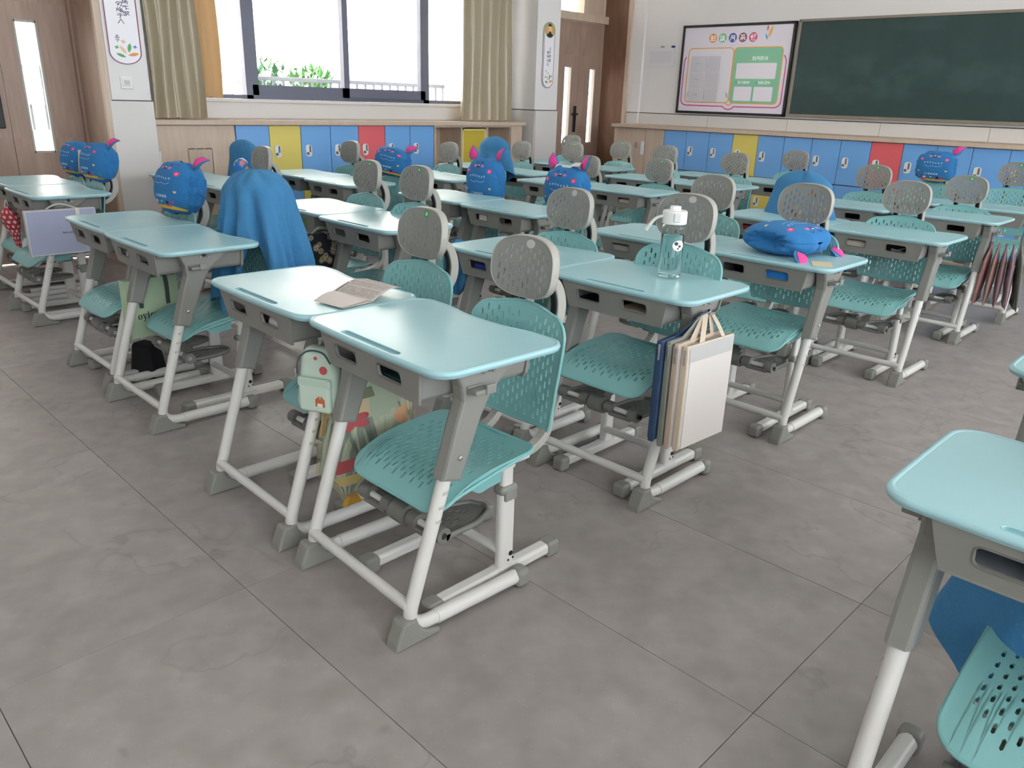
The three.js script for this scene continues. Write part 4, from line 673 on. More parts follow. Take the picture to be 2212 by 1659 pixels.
// ---------------------------------------------------------------- draped blankets
function drape(label, [x, top, z], turn, o) {
  const { ax, az, drop, spread, folds, amp, sd = 0, hem = () => 0, name = 'blanket' } = o;
  const f = (off) => surf(110, 46, (u, v) => {
    const th = u * 6.2832, c = Math.cos(th), s = Math.sin(th), rb = 1 / Math.hypot(c / ax, s / az) ** 1, D = drop * (1 + hem(th)), t = v, dome = Math.min(1, t / 0.30), g = Math.sin(dome * Math.PI / 2), h = Math.max(0, (t - 0.30) / 0.70);
    const ridge = (0.5 + 0.5 * Math.sin(folds * th + 1.3 * Math.sin(2 * th + sd) + sd + 0.8 * t)) ** 1.6, ridge2 = Math.sin(2.3 * folds * th + 2 * sd + 3 * t);
    const r = rb * g + spread * h ** 1.15 + amp * (ridge - 0.4) * smooth(0.12, 0.8, t) + 0.3 * amp * ridge2 * smooth(0.2, 0.9, t) + off;
    const y = -0.085 * (1 - Math.cos(dome * Math.PI / 2)) * 1.1 - D * h + 0.012 * Math.sin(3 * th + sd) * dome - 0.35 * amp * ridge * (1 - Math.abs(2 * dome - 1)) * 0.6;
    return V(r * c, y, r * s);
  });
  const b = thing(name, label, 'blanket', [x, top, z], turn);
  part('cloth', merge([f(0), f(-0.006)], true), M.plush, b);
  return b;
}
{
  drape('large blue plush blanket draped over a chair in the front of the middle column', [1.69, 0.965, -3.23], 0.0, { ax: 0.135, az: 0.165, drop: 0.45, spread: 0.06, folds: 8, amp: 0.075, sd: 0.7, hem: (t) => 0.10 * Math.sin(2 * t + 0.4) - 0.35 * Math.exp(-(((t - 2.2) / 0.35) ** 2)) + 0.12 * Math.sin(5 * t) });
  drape('blue blanket over a chair behind the globe, before the first blue locker', [2.83, 0.95, -5.55], 0.1, { ax: 0.075, az: 0.16, drop: 0.42, spread: 0.08, folds: 5, amp: 0.03, sd: 2 });
  drape('blue blanket hanging over a chair behind the headrest with the picture sticker', [4.40, 0.955, -2.03], 0, { ax: 0.07, az: 0.17, drop: 0.42, spread: 0.13, folds: 4, amp: 0.04, sd: 1.4, hem: (t) => 0.1 * Math.sin(2 * t) });
  drape('folded light blue blanket heaped on a chair before the cubby shelf', [4.61, 1.0, -4.78], 0.1, { ax: 0.08, az: 0.15, drop: 0.2, spread: 0.03, folds: 3, amp: 0.045, sd: 3.1, hem: (t) => 0.3 * Math.sin(2 * t) });
  drape('dark blue blanket trailing from the chair in the lower right corner', [1.60, 0.86, -0.02], 0, { ax: 0.10, az: 0.17, drop: 0.44, spread: 0.12, folds: 4, amp: 0.03, sd: 0.2, hem: (t) => 0.1 * Math.sin(2 * t) });
  const h = thing('plush_bag', 'small blue plush bag hung on the desk hook left of the second right-hand pair', 'bag', [2.20, 0.60, -2.49]);
  part('cloth', surf(40, 24, (u, v) => { const a = u * 6.2832, r = 0.05 + 0.018 * Math.sin(4 * a + 3 * v) + 0.012 * Math.sin(7 * a), w = Math.sin(Math.PI * clamp(v, 0.02, 0.98)) ** 0.6; return V(r * w * Math.cos(a), 0.12 * (v - 0.5) * 2, r * 1.2 * w * Math.sin(a)); }), M.plush, h);
}

// ---------------------------------------------------------------- things on the desks
{
  const b = thing('water_bottle', 'clear plastic water bottle with a white lid and a round panda-like sticker', 'bottle', [2.318, 0.7105, -1.507], -0.785); b.scale.set(1.18, 1, 1.18);
  const L = (p) => new THREE.LatheGeometry(p.map(([r, y]) => new THREE.Vector2(r, y)), 40);
  const clear = new THREE.MeshPhysicalMaterial({ color: '#f4fafa', roughness: 0.03, transmission: 1, thickness: 0, ior: 1.45 });
  part('body', L([[0.001, 0.002], [0.031, 0.001], [0.0345, 0.005], [0.0345, 0.172], [0.033, 0.180], [0.028, 0.187], [0.028, 0.196]]), clear, b);
  part('water', L([[0.0005, 0.006], [0.030, 0.006], [0.0325, 0.010], [0.0325, 0.150], [0.0005, 0.150]]), new THREE.MeshPhysicalMaterial({ color: '#ffffff', roughness: 0, transmission: 1, thickness: 0.06, ior: 1.33, attenuationColor: new THREE.Color('#d5ecec'), attenuationDistance: 0.4 }), b);
  const lid = part('lid', L([[0.0345, 0.188], [0.0355, 0.190], [0.0355, 0.228], [0.033, 0.232], [0.0005, 0.233]]), std('#e6e8e4', 0.3), b);
  part('spout_cap', L([[0.016, 0.232], [0.016, 0.244], [0.014, 0.247], [0.0005, 0.247]]), std('#f1f2ee', 0.25), lid); part('latch', rbox(0.02, 0.03, 0.008, 0.003, 0, 0.212, 0.036), std('#cfd3d0', 0.3), lid);
  part('strap', tube([V(-0.03, 0.214, 0), V(-0.055, 0.205, 0.004), V(-0.075, 0.18, 0.008), V(-0.083, 0.165, 0.010)], 0.005, 14, 6).scale(1, 1, 1.6), std('#c9cabf', 0.5), lid);
  const disc = (r, R0, cx, cy) => sheet(Array.from({ length: 20 }, (_, i) => [r * Math.cos(i * 0.314) + cx, r * Math.sin(i * 0.314) + cy]), [], 0.0006, 0.01, (a, q) => V(R0 * Math.sin(a / R0), q, R0 * Math.cos(a / R0)));
  part('sticker', disc(0.018, 0.0350, 0.012, 0.118), std('#e9e7e3', 0.4), b); part('sticker_mark', merge([disc(0.006, 0.0354, 0.005, 0.125), disc(0.0045, 0.0354, 0.016, 0.116), disc(0.003, 0.0354, 0.011, 0.108)]), std('#3c3a3c', 0.5), b);
}
{
  const tex = canvasTex(512, 400, (x, W, H) => { x.fillStyle = '#c7bfb8'; x.fillRect(0, 0, W, H); x.fillStyle = '#57514e'; for (let c = 0; c < 3; c++) for (let r = 0; r < 24; r++) for (let i = 0; i < 18; i++) if (rnd() > 0.12) x.fillRect(22 + c * 160 + i * 8, 40 + r * 14, 5 + rnd() * 2, 6); x.fillStyle = '#2c2826'; for (let i = 0; i < 16; i++) if (rnd() > 0.15) x.fillRect(24 + i * 28, 12, 18, 16); });
  const pm = new THREE.MeshStandardMaterial({ map: tex, roughness: 0.8, side: THREE.DoubleSide }), plain = std('#cdc4bd', 0.85, { side: THREE.DoubleSide });
  const n = thing('newspaper', 'folded newspaper sheet lying on a desk near its right edge', 'newspaper', [1.29, 0.7112, -1.925], 0.12);
  part('sheet', surf(16, 10, (u, v) => V(lerp(0.0, 0.14, u), 0.004 + 0.026 * Math.sin(u * 2.6) * (1 - 0.3 * v) + 0.008 * v * u, lerp(0.085, -0.095, v))), pm, n);
  part('folded_leaf', surf(16, 10, (u, v) => V(lerp(-0.115, 0.0, u), 0.004 + 0.020 * Math.sin(u * 3.14) * v, lerp(0.08, -0.04, v) + 0.03 * u * (v - 0.5))), plain, n); part('inner_leaf', surf(14, 6, (u, v) => V(lerp(-0.11, 0.005, u), 0.0015 + 0.004 * v, lerp(0.082, -0.045, v))), plain, n);
}
{
  const g = thing('magazine', 'thin colourful magazine lying on a desk behind the water bottle', 'magazine', [3.05, 0.7108, -1.93], 0.3);
  part('pages', rbox(0.2, 0.006, 0.14, 0.001, 0, 0.003, 0, 1), std('#cfcac2', 0.8), g);
  const tex = canvasTex(128, 96, (x, W, H) => { const cs = ['#c9b7a8', '#7f97b5', '#b98f8a', '#d8d2c6', '#8a7b90']; for (let i = 0; i < 14; i++) { x.fillStyle = cs[i % 5]; x.fillRect(rnd() * W - 20, rnd() * H - 10, 50, 26); } });
  part('cover', new THREE.PlaneGeometry(0.198, 0.138).rotateX(-Math.PI / 2).translate(0, 0.0063, 0), new THREE.MeshStandardMaterial({ map: tex, roughness: 0.35 }), g);
}
{
  const g = thing('globe', 'small blue desk globe on a white stand', 'globe', [2.62, 0.7105, -5.20], 0.6);
  const tex = canvasTex(512, 256, (x, W, H) => { x.fillStyle = '#2f78c4'; x.fillRect(0, 0, W, H); const blob = (cx, cy, r, c) => { x.fillStyle = c; x.beginPath(); for (let i = 0; i < 26; i++) { const a = i / 26 * 6.283, q = r * (0.65 + 0.6 * rnd()); x.lineTo(cx + q * 1.2 * Math.cos(a), cy + q * Math.sin(a)); } x.fill(); };
    for (const [a, b, r, c] of [[60, 80, 34, '#d98a8e'], [110, 150, 28, '#d9b46a'], [210, 70, 30, '#8fae6c'], [255, 130, 34, '#d9a25e'], [330, 72, 44, '#d98a9e'], [380, 90, 26, '#9fb56a'], [420, 175, 22, '#d9b46a'], [480, 60, 20, '#8fae6c'], [255, 70, 16, '#d9c46a']]) blob(a, b, r, c); });
  part('sphere', new THREE.SphereGeometry(0.052, 32, 20), new THREE.MeshStandardMaterial({ map: tex, roughness: 0.2 }), g).position.y = 0.086;
  part('arc', new THREE.TorusGeometry(0.057, 0.0035, 8, 30, Math.PI).rotateZ(-1.95).translate(0, 0.086, 0), M.white, g); part('base', merge([cyl(0.036, 0.042, 0.012, 28).translate(0, 0.006, 0), cyl(0.008, 0.012, 0.03, 14).translate(0.004, 0.024, 0)]), M.white, g);
}
one('card', rbox(0.10, 0.0016, 0.075, 0.0006, 0, 0, 0, 1).rotateY(0.5).translate(3.03, 0.7112, -1.275), std('#cfc49c', 0.7), 'beige paper card on the corner of the desk with the lying cushion', 'card');
// what shows through the drawer slots
const inSlot = (k, i, name, label, cat, m, w, h, d, r = 0.008, dx = 0) => { const [, , , x, z, t] = DESKS[k]; const o = one(name, rbox(d, h, w, r), m, label, cat), p = V(-0.168 + d / 2 + dx, 0.612 + h / 2, i ? 0.091 : -0.103).applyAxisAngle(EY, t); o.position.set(x + p.x, p.y, z + p.z); o.rotation.y = t; return o; };
inSlot('E2', 0, 'pencil_case', 'dark red pencil case filling a drawer slot', 'pencil case', std('#8a1f33', 0.6), 0.15, 0.056, 0.08, 0.02);
inSlot('C1', 1, 'pencil_box', 'bright blue box filling the right drawer slot below the lying cushion', 'box', std('#1f77c2', 0.45), 0.14, 0.062, 0.18);
inSlot('A22', 1, 'pencil_box', 'green box filling a drawer slot beside the draped blanket', 'box', std('#6d9a52', 0.5), 0.15, 0.056, 0.15);
inSlot('B2', 0, 'pencil_box', 'dark blue case inside the drawer of the desk behind the nearest headrest', 'box', std('#2b3d8a', 0.4), 0.10, 0.045, 0.12, 0.01, 0.01);
inSlot('B1', 1, 'paper_stack', 'stack of tan papers seen in the drawer under the water bottle', 'paper', std('#b9a98a', 0.8), 0.16, 0.026, 0.24, 0.002);
inSlot('B1', 0, 'notebook', 'navy notebook lying in the left drawer slot under the water bottle', 'notebook', std('#2a3148', 0.6), 0.16, 0.02, 0.22, 0.003, 0.01);
inSlot('D2', 1, 'plastic_pouch', 'clear plastic pouch of white things in the drawer of the newspaper desk', 'pouch', std('#b9b9bb', 0.25), 0.10, 0.05, 0.10, 0.02);
inSlot('D2', 0, 'notebook', 'dull purple notebook in the drawer of the newspaper desk', 'notebook', std('#6a4d55', 0.6), 0.14, 0.016, 0.2, 0.003);
inSlot('D1', 1, 'notebook', 'dark teal notebook in the drawer of the nearest desk', 'notebook', std('#27484d', 0.5), 0.14, 0.026, 0.2, 0.003, 0.008);
inSlot('A1', 0, 'tissue_pack', 'white tissue pack in the drawer beside the blanket chair', 'tissues', std('#d3d0ca', 0.8), 0.09, 0.05, 0.09, 0.016, 0.006);
inSlot('A2', 1, 'tissue_pack', 'white tissue pack in the drawer of the front left middle desk', 'tissues', std('#cfcdc8', 0.8), 0.07, 0.045, 0.09, 0.016, 0.008);
inSlot('C2', 0, 'paper_stack', 'pale paper stack pressed against the drawer slot behind the water bottle', 'paper', std('#b2b0a8', 0.7), 0.15, 0.05, 0.2, 0.004);
inSlot('E1', 0, 'paper_stack', 'crumpled pale paper in the left drawer slot beside the pens', 'paper', std('#b4aea4', 0.7), 0.12, 0.054, 0.12, 0.012);
inSlot('F1', 0, 'pencil_box', 'brown wooden box in the drawer slot beside the pink see-through bags', 'box', std('#76674f', 0.6), 0.16, 0.038, 0.14);
inSlot('A31', 0, 'notebook', 'white notebook standing in the drawer slot before the open-topped cushion', 'notebook', std('#d8d5cf', 0.7), 0.07, 0.055, 0.14, 0.003, 0.002);
inSlot('A31', 1, 'pouch', 'dark and white patterned pouch in the drawer right of the white notebook', 'pouch', std('#7c6a68', 0.6), 0.06, 0.03, 0.08, 0.012, 0.006);
inSlot('A41', 1, 'cloth', 'beige crumpled cloth in the drawer slot behind the open-topped cushion', 'cloth', std('#b9b0a3', 0.9), 0.13, 0.05, 0.1, 0.018);
inSlot('N1', 0, 'notebook', 'grey notebook in the drawer of the desk in the lower right corner', 'notebook', std('#8d939a', 0.5), 0.16, 0.022, 0.2, 0.003);
{ const o = thing('pen', 'grey pens lying crossed in the right drawer slot beside the crumpled paper', 'pen', [4.22 - 0.12, 0.645, -1.44 + 0.091]); part('barrel', merge([rod(V(-0.03, -0.02, -0.05), V(0.03, 0.012, 0.04), 0.004), rod(V(-0.035, 0.0, -0.03), V(0.03, -0.02, 0.05), 0.004)]), std('#9a9a96', 0.4), o); }

// ---------------------------------------------------------------- bags hung from the desk hooks and left on the floor
const bagThin = (c, tr, rough = 0.3) => new THREE.MeshPhysicalMaterial({ color: c, roughness: rough, transmission: tr, thickness: 0, ior: 1.45, side: THREE.DoubleSide });
const ribbon = (pts, w, m, parent, name = 'handle') => { const c = new THREE.CatmullRomCurve3(pts), n = 24; return part(name, surf(n, 1, (u, v) => { const p = c.getPointAt(u), d = c.getTangentAt(u), s = V(1, 0, 0).cross(d).cross(d).normalize().multiplyScalar(w * (v - 0.5)); if (s.lengthSq() < 1e-10) s.set(0, 0, w * (v - 0.5)); return p.add(s); }), m, parent); };
function zipFolder(label, [x, y, z], turn, W, H, T, cols, sheetCol, hookAt) {
  const o = thing('document_bag', label, 'folder bag', [x, y, z], turn), [edge, face] = cols;
  part('pouch', rbox(W, H, T, 0.006, 0, -H / 2, 0), face, o);
  part('zip_edge', merge([rbox(0.014, H, T + 0.003, 0.004, -W / 2, -H / 2, 0), rbox(W, 0.014, T + 0.003, 0.004, 0, -0.007, 0), rbox(0.005, H - 0.02, T + 0.006, 0.002, -W / 2 - 0.004, -H / 2, 0)]), edge, o);
  part('zip_pull', merge([rbox(0.006, 0.02, 0.008, 0.002, -W / 2 - 0.008, -0.02, 0.002), rbox(0.004, 0.03, 0.006, 0.002, -W / 2 - 0.010, -0.045, 0.003)]), M.chrome, o);
  if (sheetCol) { part('paper_insert', rbox(W * 0.94, H * 0.83, 0.002, 0.0008, 0.006, -H * 0.575, T / 2 + 0.0012, 1), std(sheetCol, 0.7), o); part('mesh_panel', rbox(W * 0.96, H * 0.16, 0.0015, 0.0006, 0.004, -H * 0.09, T / 2 + 0.001, 1), std('#bdbdbb', 0.6), o); }
  const h = V(hookAt[0] - x, hookAt[1] - y, hookAt[2] - z).applyAxisAngle(EY, -turn);
  ribbon([V(-0.055, -0.005, T / 2), V(-0.03 + h.x * 0.4, h.y * 0.55, h.z * 0.5 + T / 2), h.clone().add(V(-0.006, 0.006, 0)), h.clone().add(V(0.012, 0.006, 0)), V(0.05 + h.x * 0.3, h.y * 0.5, h.z * 0.4 + T / 2), V(0.065, -0.005, T / 2)], 0.018, edge, o);
  return o;
}
{
  const hk = [2.20, 0.648, -1.268], sd = THREE.DoubleSide;
  zipFolder('white document bag with a blank sheet insert, frontmost on the desk hook', [2.105, 0.598, -1.195], -0.05, 0.245, 0.345, 0.016, [std('#cbbda9', 0.6, { side: sd }), std('#cfcac4', 0.6)], '#d9d3ce', hk);
  zipFolder('pale grey document bag with peach piping, second on the desk hook', [2.085, 0.605, -1.222], 0.02, 0.25, 0.345, 0.014, [std('#b9a898', 0.6, { side: sd }), std('#bdbcc0', 0.6)], null, hk);
  zipFolder('olive grey document bag, third on the desk hook', [2.075, 0.61, -1.247], 0.05, 0.25, 0.345, 0.012, [std('#7f8278', 0.6, { side: sd }), std('#9b9c98', 0.6)], null, hk);
  zipFolder('navy blue zipped document bag, rearmost on the desk hook', [2.055, 0.612, -1.272], 0.09, 0.25, 0.33, 0.016, [std('#28405f', 0.7, { side: sd }), std('#33507a', 0.7)], null, hk);
}
[['#b98a86', 0, 'first'], ['#c19a92', 1, 'second'], ['#a98890', 2, 'third'], ['#b59aa2', 3, 'fourth'], ['#7e8078', 4, 'fifth']].forEach(([c, i, n]) => {
  const z = -1.222 + i * 0.037, a = (i - 1.5) * 0.06, grey4 = i === 4, o = thing('mesh_bag', grey4 ? 'olive grey see-through bag, rightmost of those hung by the far right-hand desk' : `pink see-through bag, ${n} from the left of those hung by the far right-hand desk`, 'bag', [5.245, 0.645, z], 0.13 + i * 0.05);
  part('pouch', surf(24, 18, (u, v) => { const th = u * 6.2832, t = v, w = t < 0.25 ? lerp(0.012, 0.12, smooth(0, 1, t / 0.25)) : 0.12, d = (0.006 + 0.014 * Math.sin(Math.PI * clamp((t - 0.1) / 0.9, 0, 1)) ** 0.7) * (t > 0.96 ? 0.5 : 1); return V(w * Math.cos(th), -0.06 - 0.36 * t, d * Math.sin(th) + a * 0.25 * t); }), bagThin(c, 0.35, 0.35), o);
  part('contents', rbox(0.20, 0.25, 0.014, 0.004, 0, -0.285, a * 0.17), std(['#8a6a58', '#9a7a60', '#7d6270', '#a08c90', '#6b6c60'][i], 0.7), o);
  ribbon([V(-0.02, -0.08, 0), V(-0.008, -0.03, -0.01), V(0.0, 0.0, -0.012 - i * 0.002), V(0.012, -0.03, -0.008), V(0.02, -0.08, 0)], 0.014, std(c, 0.4, { side: THREE.DoubleSide }), o);
});
{
  const tex = canvasTex(512, 352, (x, W, H) => { x.fillStyle = '#a3a9c4'; x.fillRect(0, 0, W, H); x.fillStyle = '#2c2c3a'; x.font = 'bold 19px serif'; x.fillText('Bud only', 246, 190); x.fillStyle = '#b6bacb'; x.fillRect(404, 288, 100, 46); x.fillStyle = '#55566a'; for (let i = 0; i < 18; i++) x.fillRect(456 + i * 2.5, 292, rnd() > 0.5 ? 1.6 : 0.8, 22); for (let i = 0; i < 12; i++) x.fillRect(410 + i * 7.5, 322, 5, 3); });
  const o = thing('folder_case', 'large lavender folder case with a white strap, hung beside the window-side front desk', 'folder case', [1.335, 0.525, -4.775]);
  const g = ubox(-0.172, -0.117, -0.016, 0.172, 0.117, 0.016), uv = g.attributes.uv, ps = g.attributes.position; for (let i = 0; i < ps.count; i++) uv.setXY(i, ps.getX(i) / 0.344 + 0.5, ps.getY(i) / 0.234 + 0.5);
  part('case', g, new THREE.MeshStandardMaterial({ map: tex, roughness: 0.5 }), o); part('edge', merge([rbox(0.35, 0.008, 0.034, 0.003, 0, 0.117, 0), rbox(0.35, 0.008, 0.034, 0.003, 0, -0.117, 0), rbox(0.008, 0.236, 0.034, 0.003, -0.173, 0, 0), rbox(0.008, 0.236, 0.034, 0.003, 0.173, 0, 0)]), std('#c3c2c8', 0.5), o);
  part('strap', rbox(0.022, 0.16, 0.004, 0.002, 0.082, 0.045, 0.019), std('#d4d0c6', 0.5), o);
  part('handle', tube([V(-0.075, 0.118, 0.006), V(-0.05, 0.135, 0.008), V(0.0, 0.147, -0.004), V(0.05, 0.135, 0.008), V(0.085, 0.118, 0.006)], 0.005, 24, 6), std('#b9b7b2', 0.5), o);
}
{
  const tex = canvasTex(256, 256, (x, W, H) => { x.fillStyle = '#b83440'; x.fillRect(0, 0, W, H); x.fillStyle = '#cfc3c2'; for (let i = 0; i < 5; i++) for (let j = 0; j < 6; j++) { x.beginPath(); x.arc((i + (j % 2) * 0.5) * 54 + 18, j * 46 + 18, 15, 0, 7); x.fill(); } });
  const o = thing('cloth_bag', 'red cloth bag with white polka dots hung beside the lavender folder case', 'bag', [1.235, 0.60, -5.42]);
  part('sack', surf(28, 18, (u, v) => { const th = u * 6.2832, w = v < 0.25 ? lerp(0.02, 0.075, smooth(0, 1, v / 0.25)) : lerp(0.075, 0.022, smooth(0.25, 1, v)), f = 1 + 0.1 * Math.sin(5 * th + 4 * v); return V(w * 0.6 * f * Math.cos(th) + 0.03 * v, -0.25 * v, w * f * Math.sin(th)); }, (u, v) => [u * 2, v * 1.6]), new THREE.MeshStandardMaterial({ map: Object.assign(tex, { wrapS: THREE.RepeatWrapping, wrapT: THREE.RepeatWrapping }), roughness: 0.8, side: THREE.DoubleSide }), o);
  part('drawstring', tube([V(-0.01, -0.01, 0), V(0.0, 0.035, 0.01), V(0.012, -0.01, 0)], 0.003, 12, 5), M.white, o);
}
{ // mint backpack with printed patches
  const o = thing('mini_backpack', 'small mint green backpack with a fox patch hung between the two nearest desks', 'backpack', [1.125, 0.512, -1.858], 0.45); o.scale.setScalar(0.86);
  const mint = std('#b9cdbd', 0.75);
  const body = rbox(0.085, 0.225, 0.16, 0.035, 0, 0, 0, 5), p = body.attributes.position; for (let i = 0; i < p.count; i++) { const t = clamp((p.getY(i) + 0.11) / 0.22, 0, 1); p.setZ(i, p.getZ(i) * (1.05 - 0.38 * t * t)); p.setX(i, p.getX(i) * (1.05 - 0.3 * t)); } body.computeVertexNormals();
  part('body', body, mint, o); part('pocket', rbox(0.026, 0.10, 0.118, 0.012, -0.046, -0.05, 0.005, 3), mint, o);
  part('pocket_flap', rbox(0.018, 0.034, 0.124, 0.008, -0.049, 0.002, 0.005, 3), std('#aec4b4', 0.75), o); part('zip', tube([V(-0.035, 0.02, -0.07), V(-0.036, 0.07, -0.06), V(-0.03, 0.1, -0.03), V(-0.03, 0.1, 0.03), V(-0.036, 0.07, 0.06)], 0.003, 20, 5), std('#4a5560', 0.6), o);
  part('zip_pull', rbox(0.004, 0.03, 0.008, 0.002, -0.042, 0.025, -0.07), M.chrome, o);
  part('patch', merge([rbox(0.003, 0.026, 0.034, 0.0012, -0.0605, -0.062, 0.03), extr(poly([[-0.012, 0], [0, 0.012], [0.002, 0]]), 0.003).rotateY(-Math.PI / 2).translate(-0.059, -0.05, 0.026), extr(poly([[-0.002, 0], [0, 0.012], [0.012, 0]]), 0.003).rotateY(-Math.PI / 2).translate(-0.059, -0.05, 0.034)]), std('#b5623c', 0.7), o);
  part('patch_muzzle', rbox(0.003, 0.012, 0.02, 0.0012, -0.0615, -0.069, 0.03), std('#dcd5cc', 0.7), o); part('patch_dot', merge([cyl(0.014, 0.014, 0.003, 14).rotateZ(Math.PI / 2).translate(-0.041, 0.045, 0.035), cyl(0.006, 0.006, 0.003, 12).rotateZ(Math.PI / 2).translate(-0.036, 0.082, 0.005)]), std('#bb4d55', 0.7), o);
  ribbon([V(0.0, 0.105, -0.02), V(0.03, 0.13, 0.02), V(0.04, 0.125, 0.035), V(0.0, 0.10, 0.02)], 0.014, mint, o, 'loop');
}
{ // yellow plastic bag
  const tex = canvasTex(256, 512, (x, W, H) => { x.fillStyle = '#9fb4b8'; x.fillRect(0, 0, W, H); for (let i = 0; i < 22; i++) { x.strokeStyle = i % 3 ? 'rgba(60,84,100,0.5)' : 'rgba(190,205,205,0.6)'; x.lineWidth = 5 + rnd() * 12; x.beginPath(); const a = rnd() * W; x.moveTo(a, 130 + rnd() * 60); x.bezierCurveTo(a + 40 * (rnd() - 0.5), 240, a + 90 * (rnd() - 0.5), 340, a + 80 * (rnd() - 0.5), 512); x.stroke(); }
    x.fillStyle = '#d8a98e'; x.beginPath(); x.ellipse(46, 205, 40, 48, 0.2, 0, 7); x.fill(); x.fillStyle = '#c8b9a8'; x.fillRect(140, 60, 90, 90); x.fillStyle = '#5f6e60'; x.fillRect(120, 40, 60, 40); x.fillStyle = '#b01a4a'; for (let i = 0; i < 5; i++) { x.beginPath(); x.ellipse(180 + 24 * Math.cos(i * 1.26), 165 + 24 * Math.sin(i * 1.26), 20, 15, i * 1.26, 0, 7); x.fill(); } x.fillRect(170, 330, 40, 60); x.fillStyle = '#d3c58c'; x.fillRect(120, 410, 110, 60); });
  const o = thing('plastic_bag', 'yellow see-through plastic bag full of clothes hung behind the leg of the nearest desk', 'bag', [1.235, 0.60, -1.822]);
  const shape = (k, y0, y1) => (u, v) => { const th = u * 6.2832, t = v, w = (t < 0.22 ? lerp(0.03, 0.125, smooth(0, 1, t / 0.22)) : 0.125 + 0.04 * Math.sin(Math.PI * clamp((t - 0.2) / 0.75, 0, 1))) * (1 - 0.72 * smooth(0.72, 1, t)), f = 1 + 0.05 * Math.sin(7 * th + 5 * t) + 0.04 * Math.sin(13 * th - 6 * t); return V(k * w * f * Math.cos(th) + 0.02 - 0.07 * smooth(0.6, 1, t), lerp(y0, y1, t), k * 0.30 * w * f * Math.sin(th)); };
  part('clothes', surf(40, 26, shape(0.93, -0.10, -0.455), (u, v) => [u < 0.5 ? u * 2 : 2 - u * 2, 1 - v]), new THREE.MeshStandardMaterial({ map: tex, roughness: 0.85 }), o);
  part('film', surf(48, 30, shape(1.0, -0.03, -0.475)), new THREE.MeshPhysicalMaterial({ color: '#fffae6', roughness: 0.15, transmission: 0.92, thickness: 0, ior: 1.45, side: THREE.DoubleSide }), o);
  part('knotted_end', surf(16, 6, (u, v) => V(-0.05 + 0.03 * Math.cos(u * 6.28) * (1 + v) * 0.6, -0.465 - 0.03 * v, 0.012 * Math.sin(u * 6.28) * (1 + 0.5 * Math.sin(20 * u)))), bagThin('#c99a2c', 0.3), o);
  part('handle', surf(6, 14, (u, v) => V(lerp(-0.055, -0.12, v) + (u - 0.5) * 0.034 * (1 - 0.4 * v), lerp(0.03, -0.26, v), -0.03 + 0.008 * Math.sin(11 * u))), bagThin('#c9a640', 0.3), o);
  for (const s of [-1, 1]) part('handle', surf(8, 16, (u, v) => V(s * lerp(0.06, 0.008, v) + 0.01 + (u - 0.5) * 0.03 * (1 - 0.3 * v), lerp(-0.08, 0.06, v), 0.012 * Math.sin(9 * u + 3 * v) + 0.045 * v)), bagThin('#cba83c', 0.4), o);
}
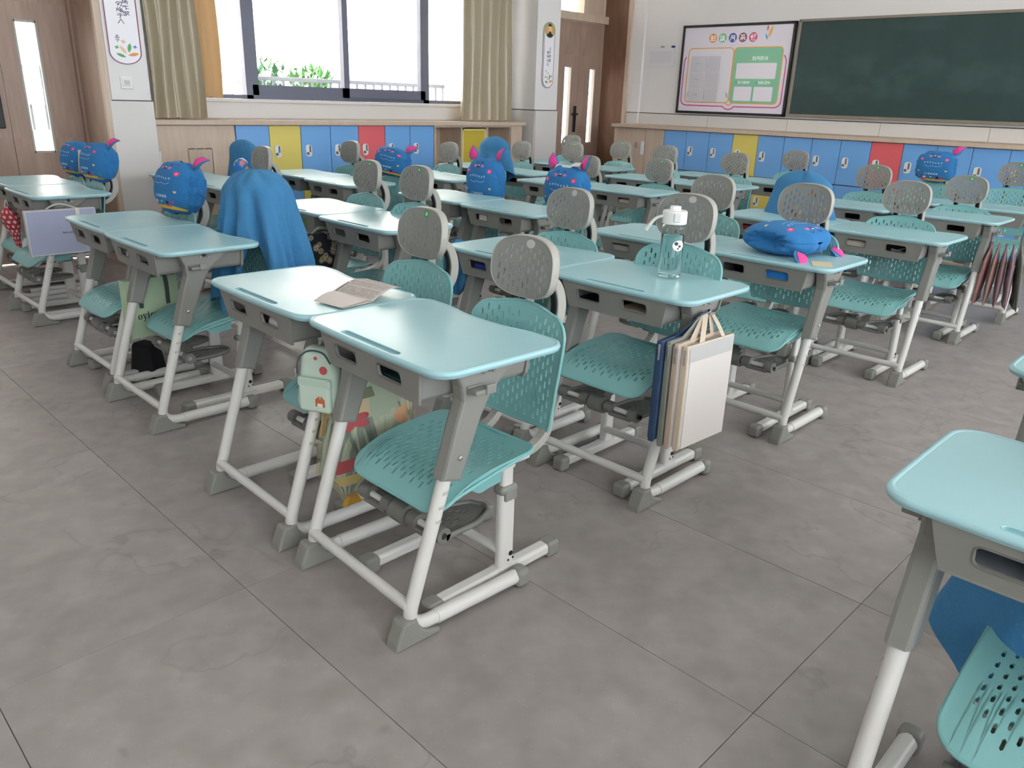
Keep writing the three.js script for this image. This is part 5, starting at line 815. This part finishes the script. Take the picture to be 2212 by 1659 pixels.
{ // green tote, floor bag, daisy tote
  const tex = canvasTex(256, 256, (x, W, H) => { x.fillStyle = '#a9c0a0'; x.fillRect(0, 0, W, H); x.fillStyle = '#22302a'; x.font = 'bold 40px serif'; x.fillText('oyieu', 40, 178); });
  const o = thing('tote_bag', 'pale green tote bag with dark handles and lettering under the blanket chair', 'bag', [1.285, 0.375, -3.50], 0.15);
  const g = ubox(-0.12, -0.13, -0.025, 0.12, 0.125, 0.025), uv = g.attributes.uv, ps = g.attributes.position; for (let i = 0; i < ps.count; i++) uv.setXY(i, ps.getX(i) / 0.24 + 0.5, ps.getY(i) / 0.255 + 0.5);
  part('bag_body', g, new THREE.MeshStandardMaterial({ map: tex, roughness: 0.8 }), o); const dk = std('#3f4a42', 0.8, { side: THREE.DoubleSide });
  ribbon([V(-0.06, 0.0, 0.028), V(-0.055, 0.13, 0.028), V(-0.02, 0.25, 0.0), V(0.0, 0.268, -0.01), V(0.02, 0.25, 0.0), V(0.06, 0.13, 0.028), V(0.065, 0.0, 0.028)], 0.02, dk, o);
  const bt = canvasTex(128, 128, (x, W, H) => { x.fillStyle = '#08090c'; x.fillRect(0, 0, W, H); x.fillStyle = '#8d9096'; for (let r = 0; r < 4; r++) for (let i = 0; i < 9; i++) if (rnd() > 0.2) x.fillRect(30 + i * 8, 96 + r * 7, 6, 3); });
  const b = thing('drawstring_bag', 'small black fabric bag standing on the floor between desk legs', 'bag', [1.285, 0.0, -3.63], 0.35);
  const bg = rbox(0.10, 0.17, 0.13, 0.018, 0, 0.086, 0, 4), bp = bg.attributes.position, bu = bg.attributes.uv; for (let i = 0; i < bp.count; i++) { const t = bp.getY(i) / 0.17; bp.setX(i, bp.getX(i) * (1.1 - 0.35 * t)); bp.setZ(i, bp.getZ(i) * (1.1 - 0.3 * t + 0.04 * Math.sin(9 * t))); bu.setXY(i, bp.getZ(i) / 0.15 + 0.5, t); } bg.computeVertexNormals();
  part('bag_body', bg, new THREE.MeshStandardMaterial({ map: bt, roughness: 0.9 }), b);
  const dt = canvasTex(256, 256, (x, W, H) => { x.fillStyle = '#15181f'; x.fillRect(0, 0, W, H); for (let i = 0; i < 34; i++) { const a = rnd() * W, q = rnd() * H, r = 9 + rnd() * 8; x.fillStyle = '#b8a98c'; for (let k = 0; k < 8; k++) { x.beginPath(); x.ellipse(a + r * Math.cos(k * 0.785), q + r * Math.sin(k * 0.785), r * 0.6, r * 0.25, k * 0.785, 0, 7); x.fill(); } x.fillStyle = '#8a6a34'; x.beginPath(); x.arc(a, q, r * 0.35, 0, 7); x.fill(); } });
  const d = thing('tote_bag', 'black tote bag with a daisy print hung below the desk beside the blanket', 'bag', [2.12, 0.575, -3.445], 0.1);
  const dg = ubox(-0.11, -0.13, -0.02, 0.11, 0.05, 0.02), du = dg.attributes.uv, dp = dg.attributes.position; for (let i = 0; i < dp.count; i++) du.setXY(i, dp.getX(i) / 0.22 + 0.5, dp.getY(i) / 0.2 + 0.6);
  part('bag_body', dg, new THREE.MeshStandardMaterial({ map: dt, roughness: 0.8 }), d); ribbon([V(-0.05, 0.05, 0), V(0.0, 0.075, 0.0), V(0.06, 0.06, 0.0), V(0.08, 0.05, 0)], 0.012, std('#8f9a86', 0.8, { side: THREE.DoubleSide }), d);
}

renderer.render(scene, camera);
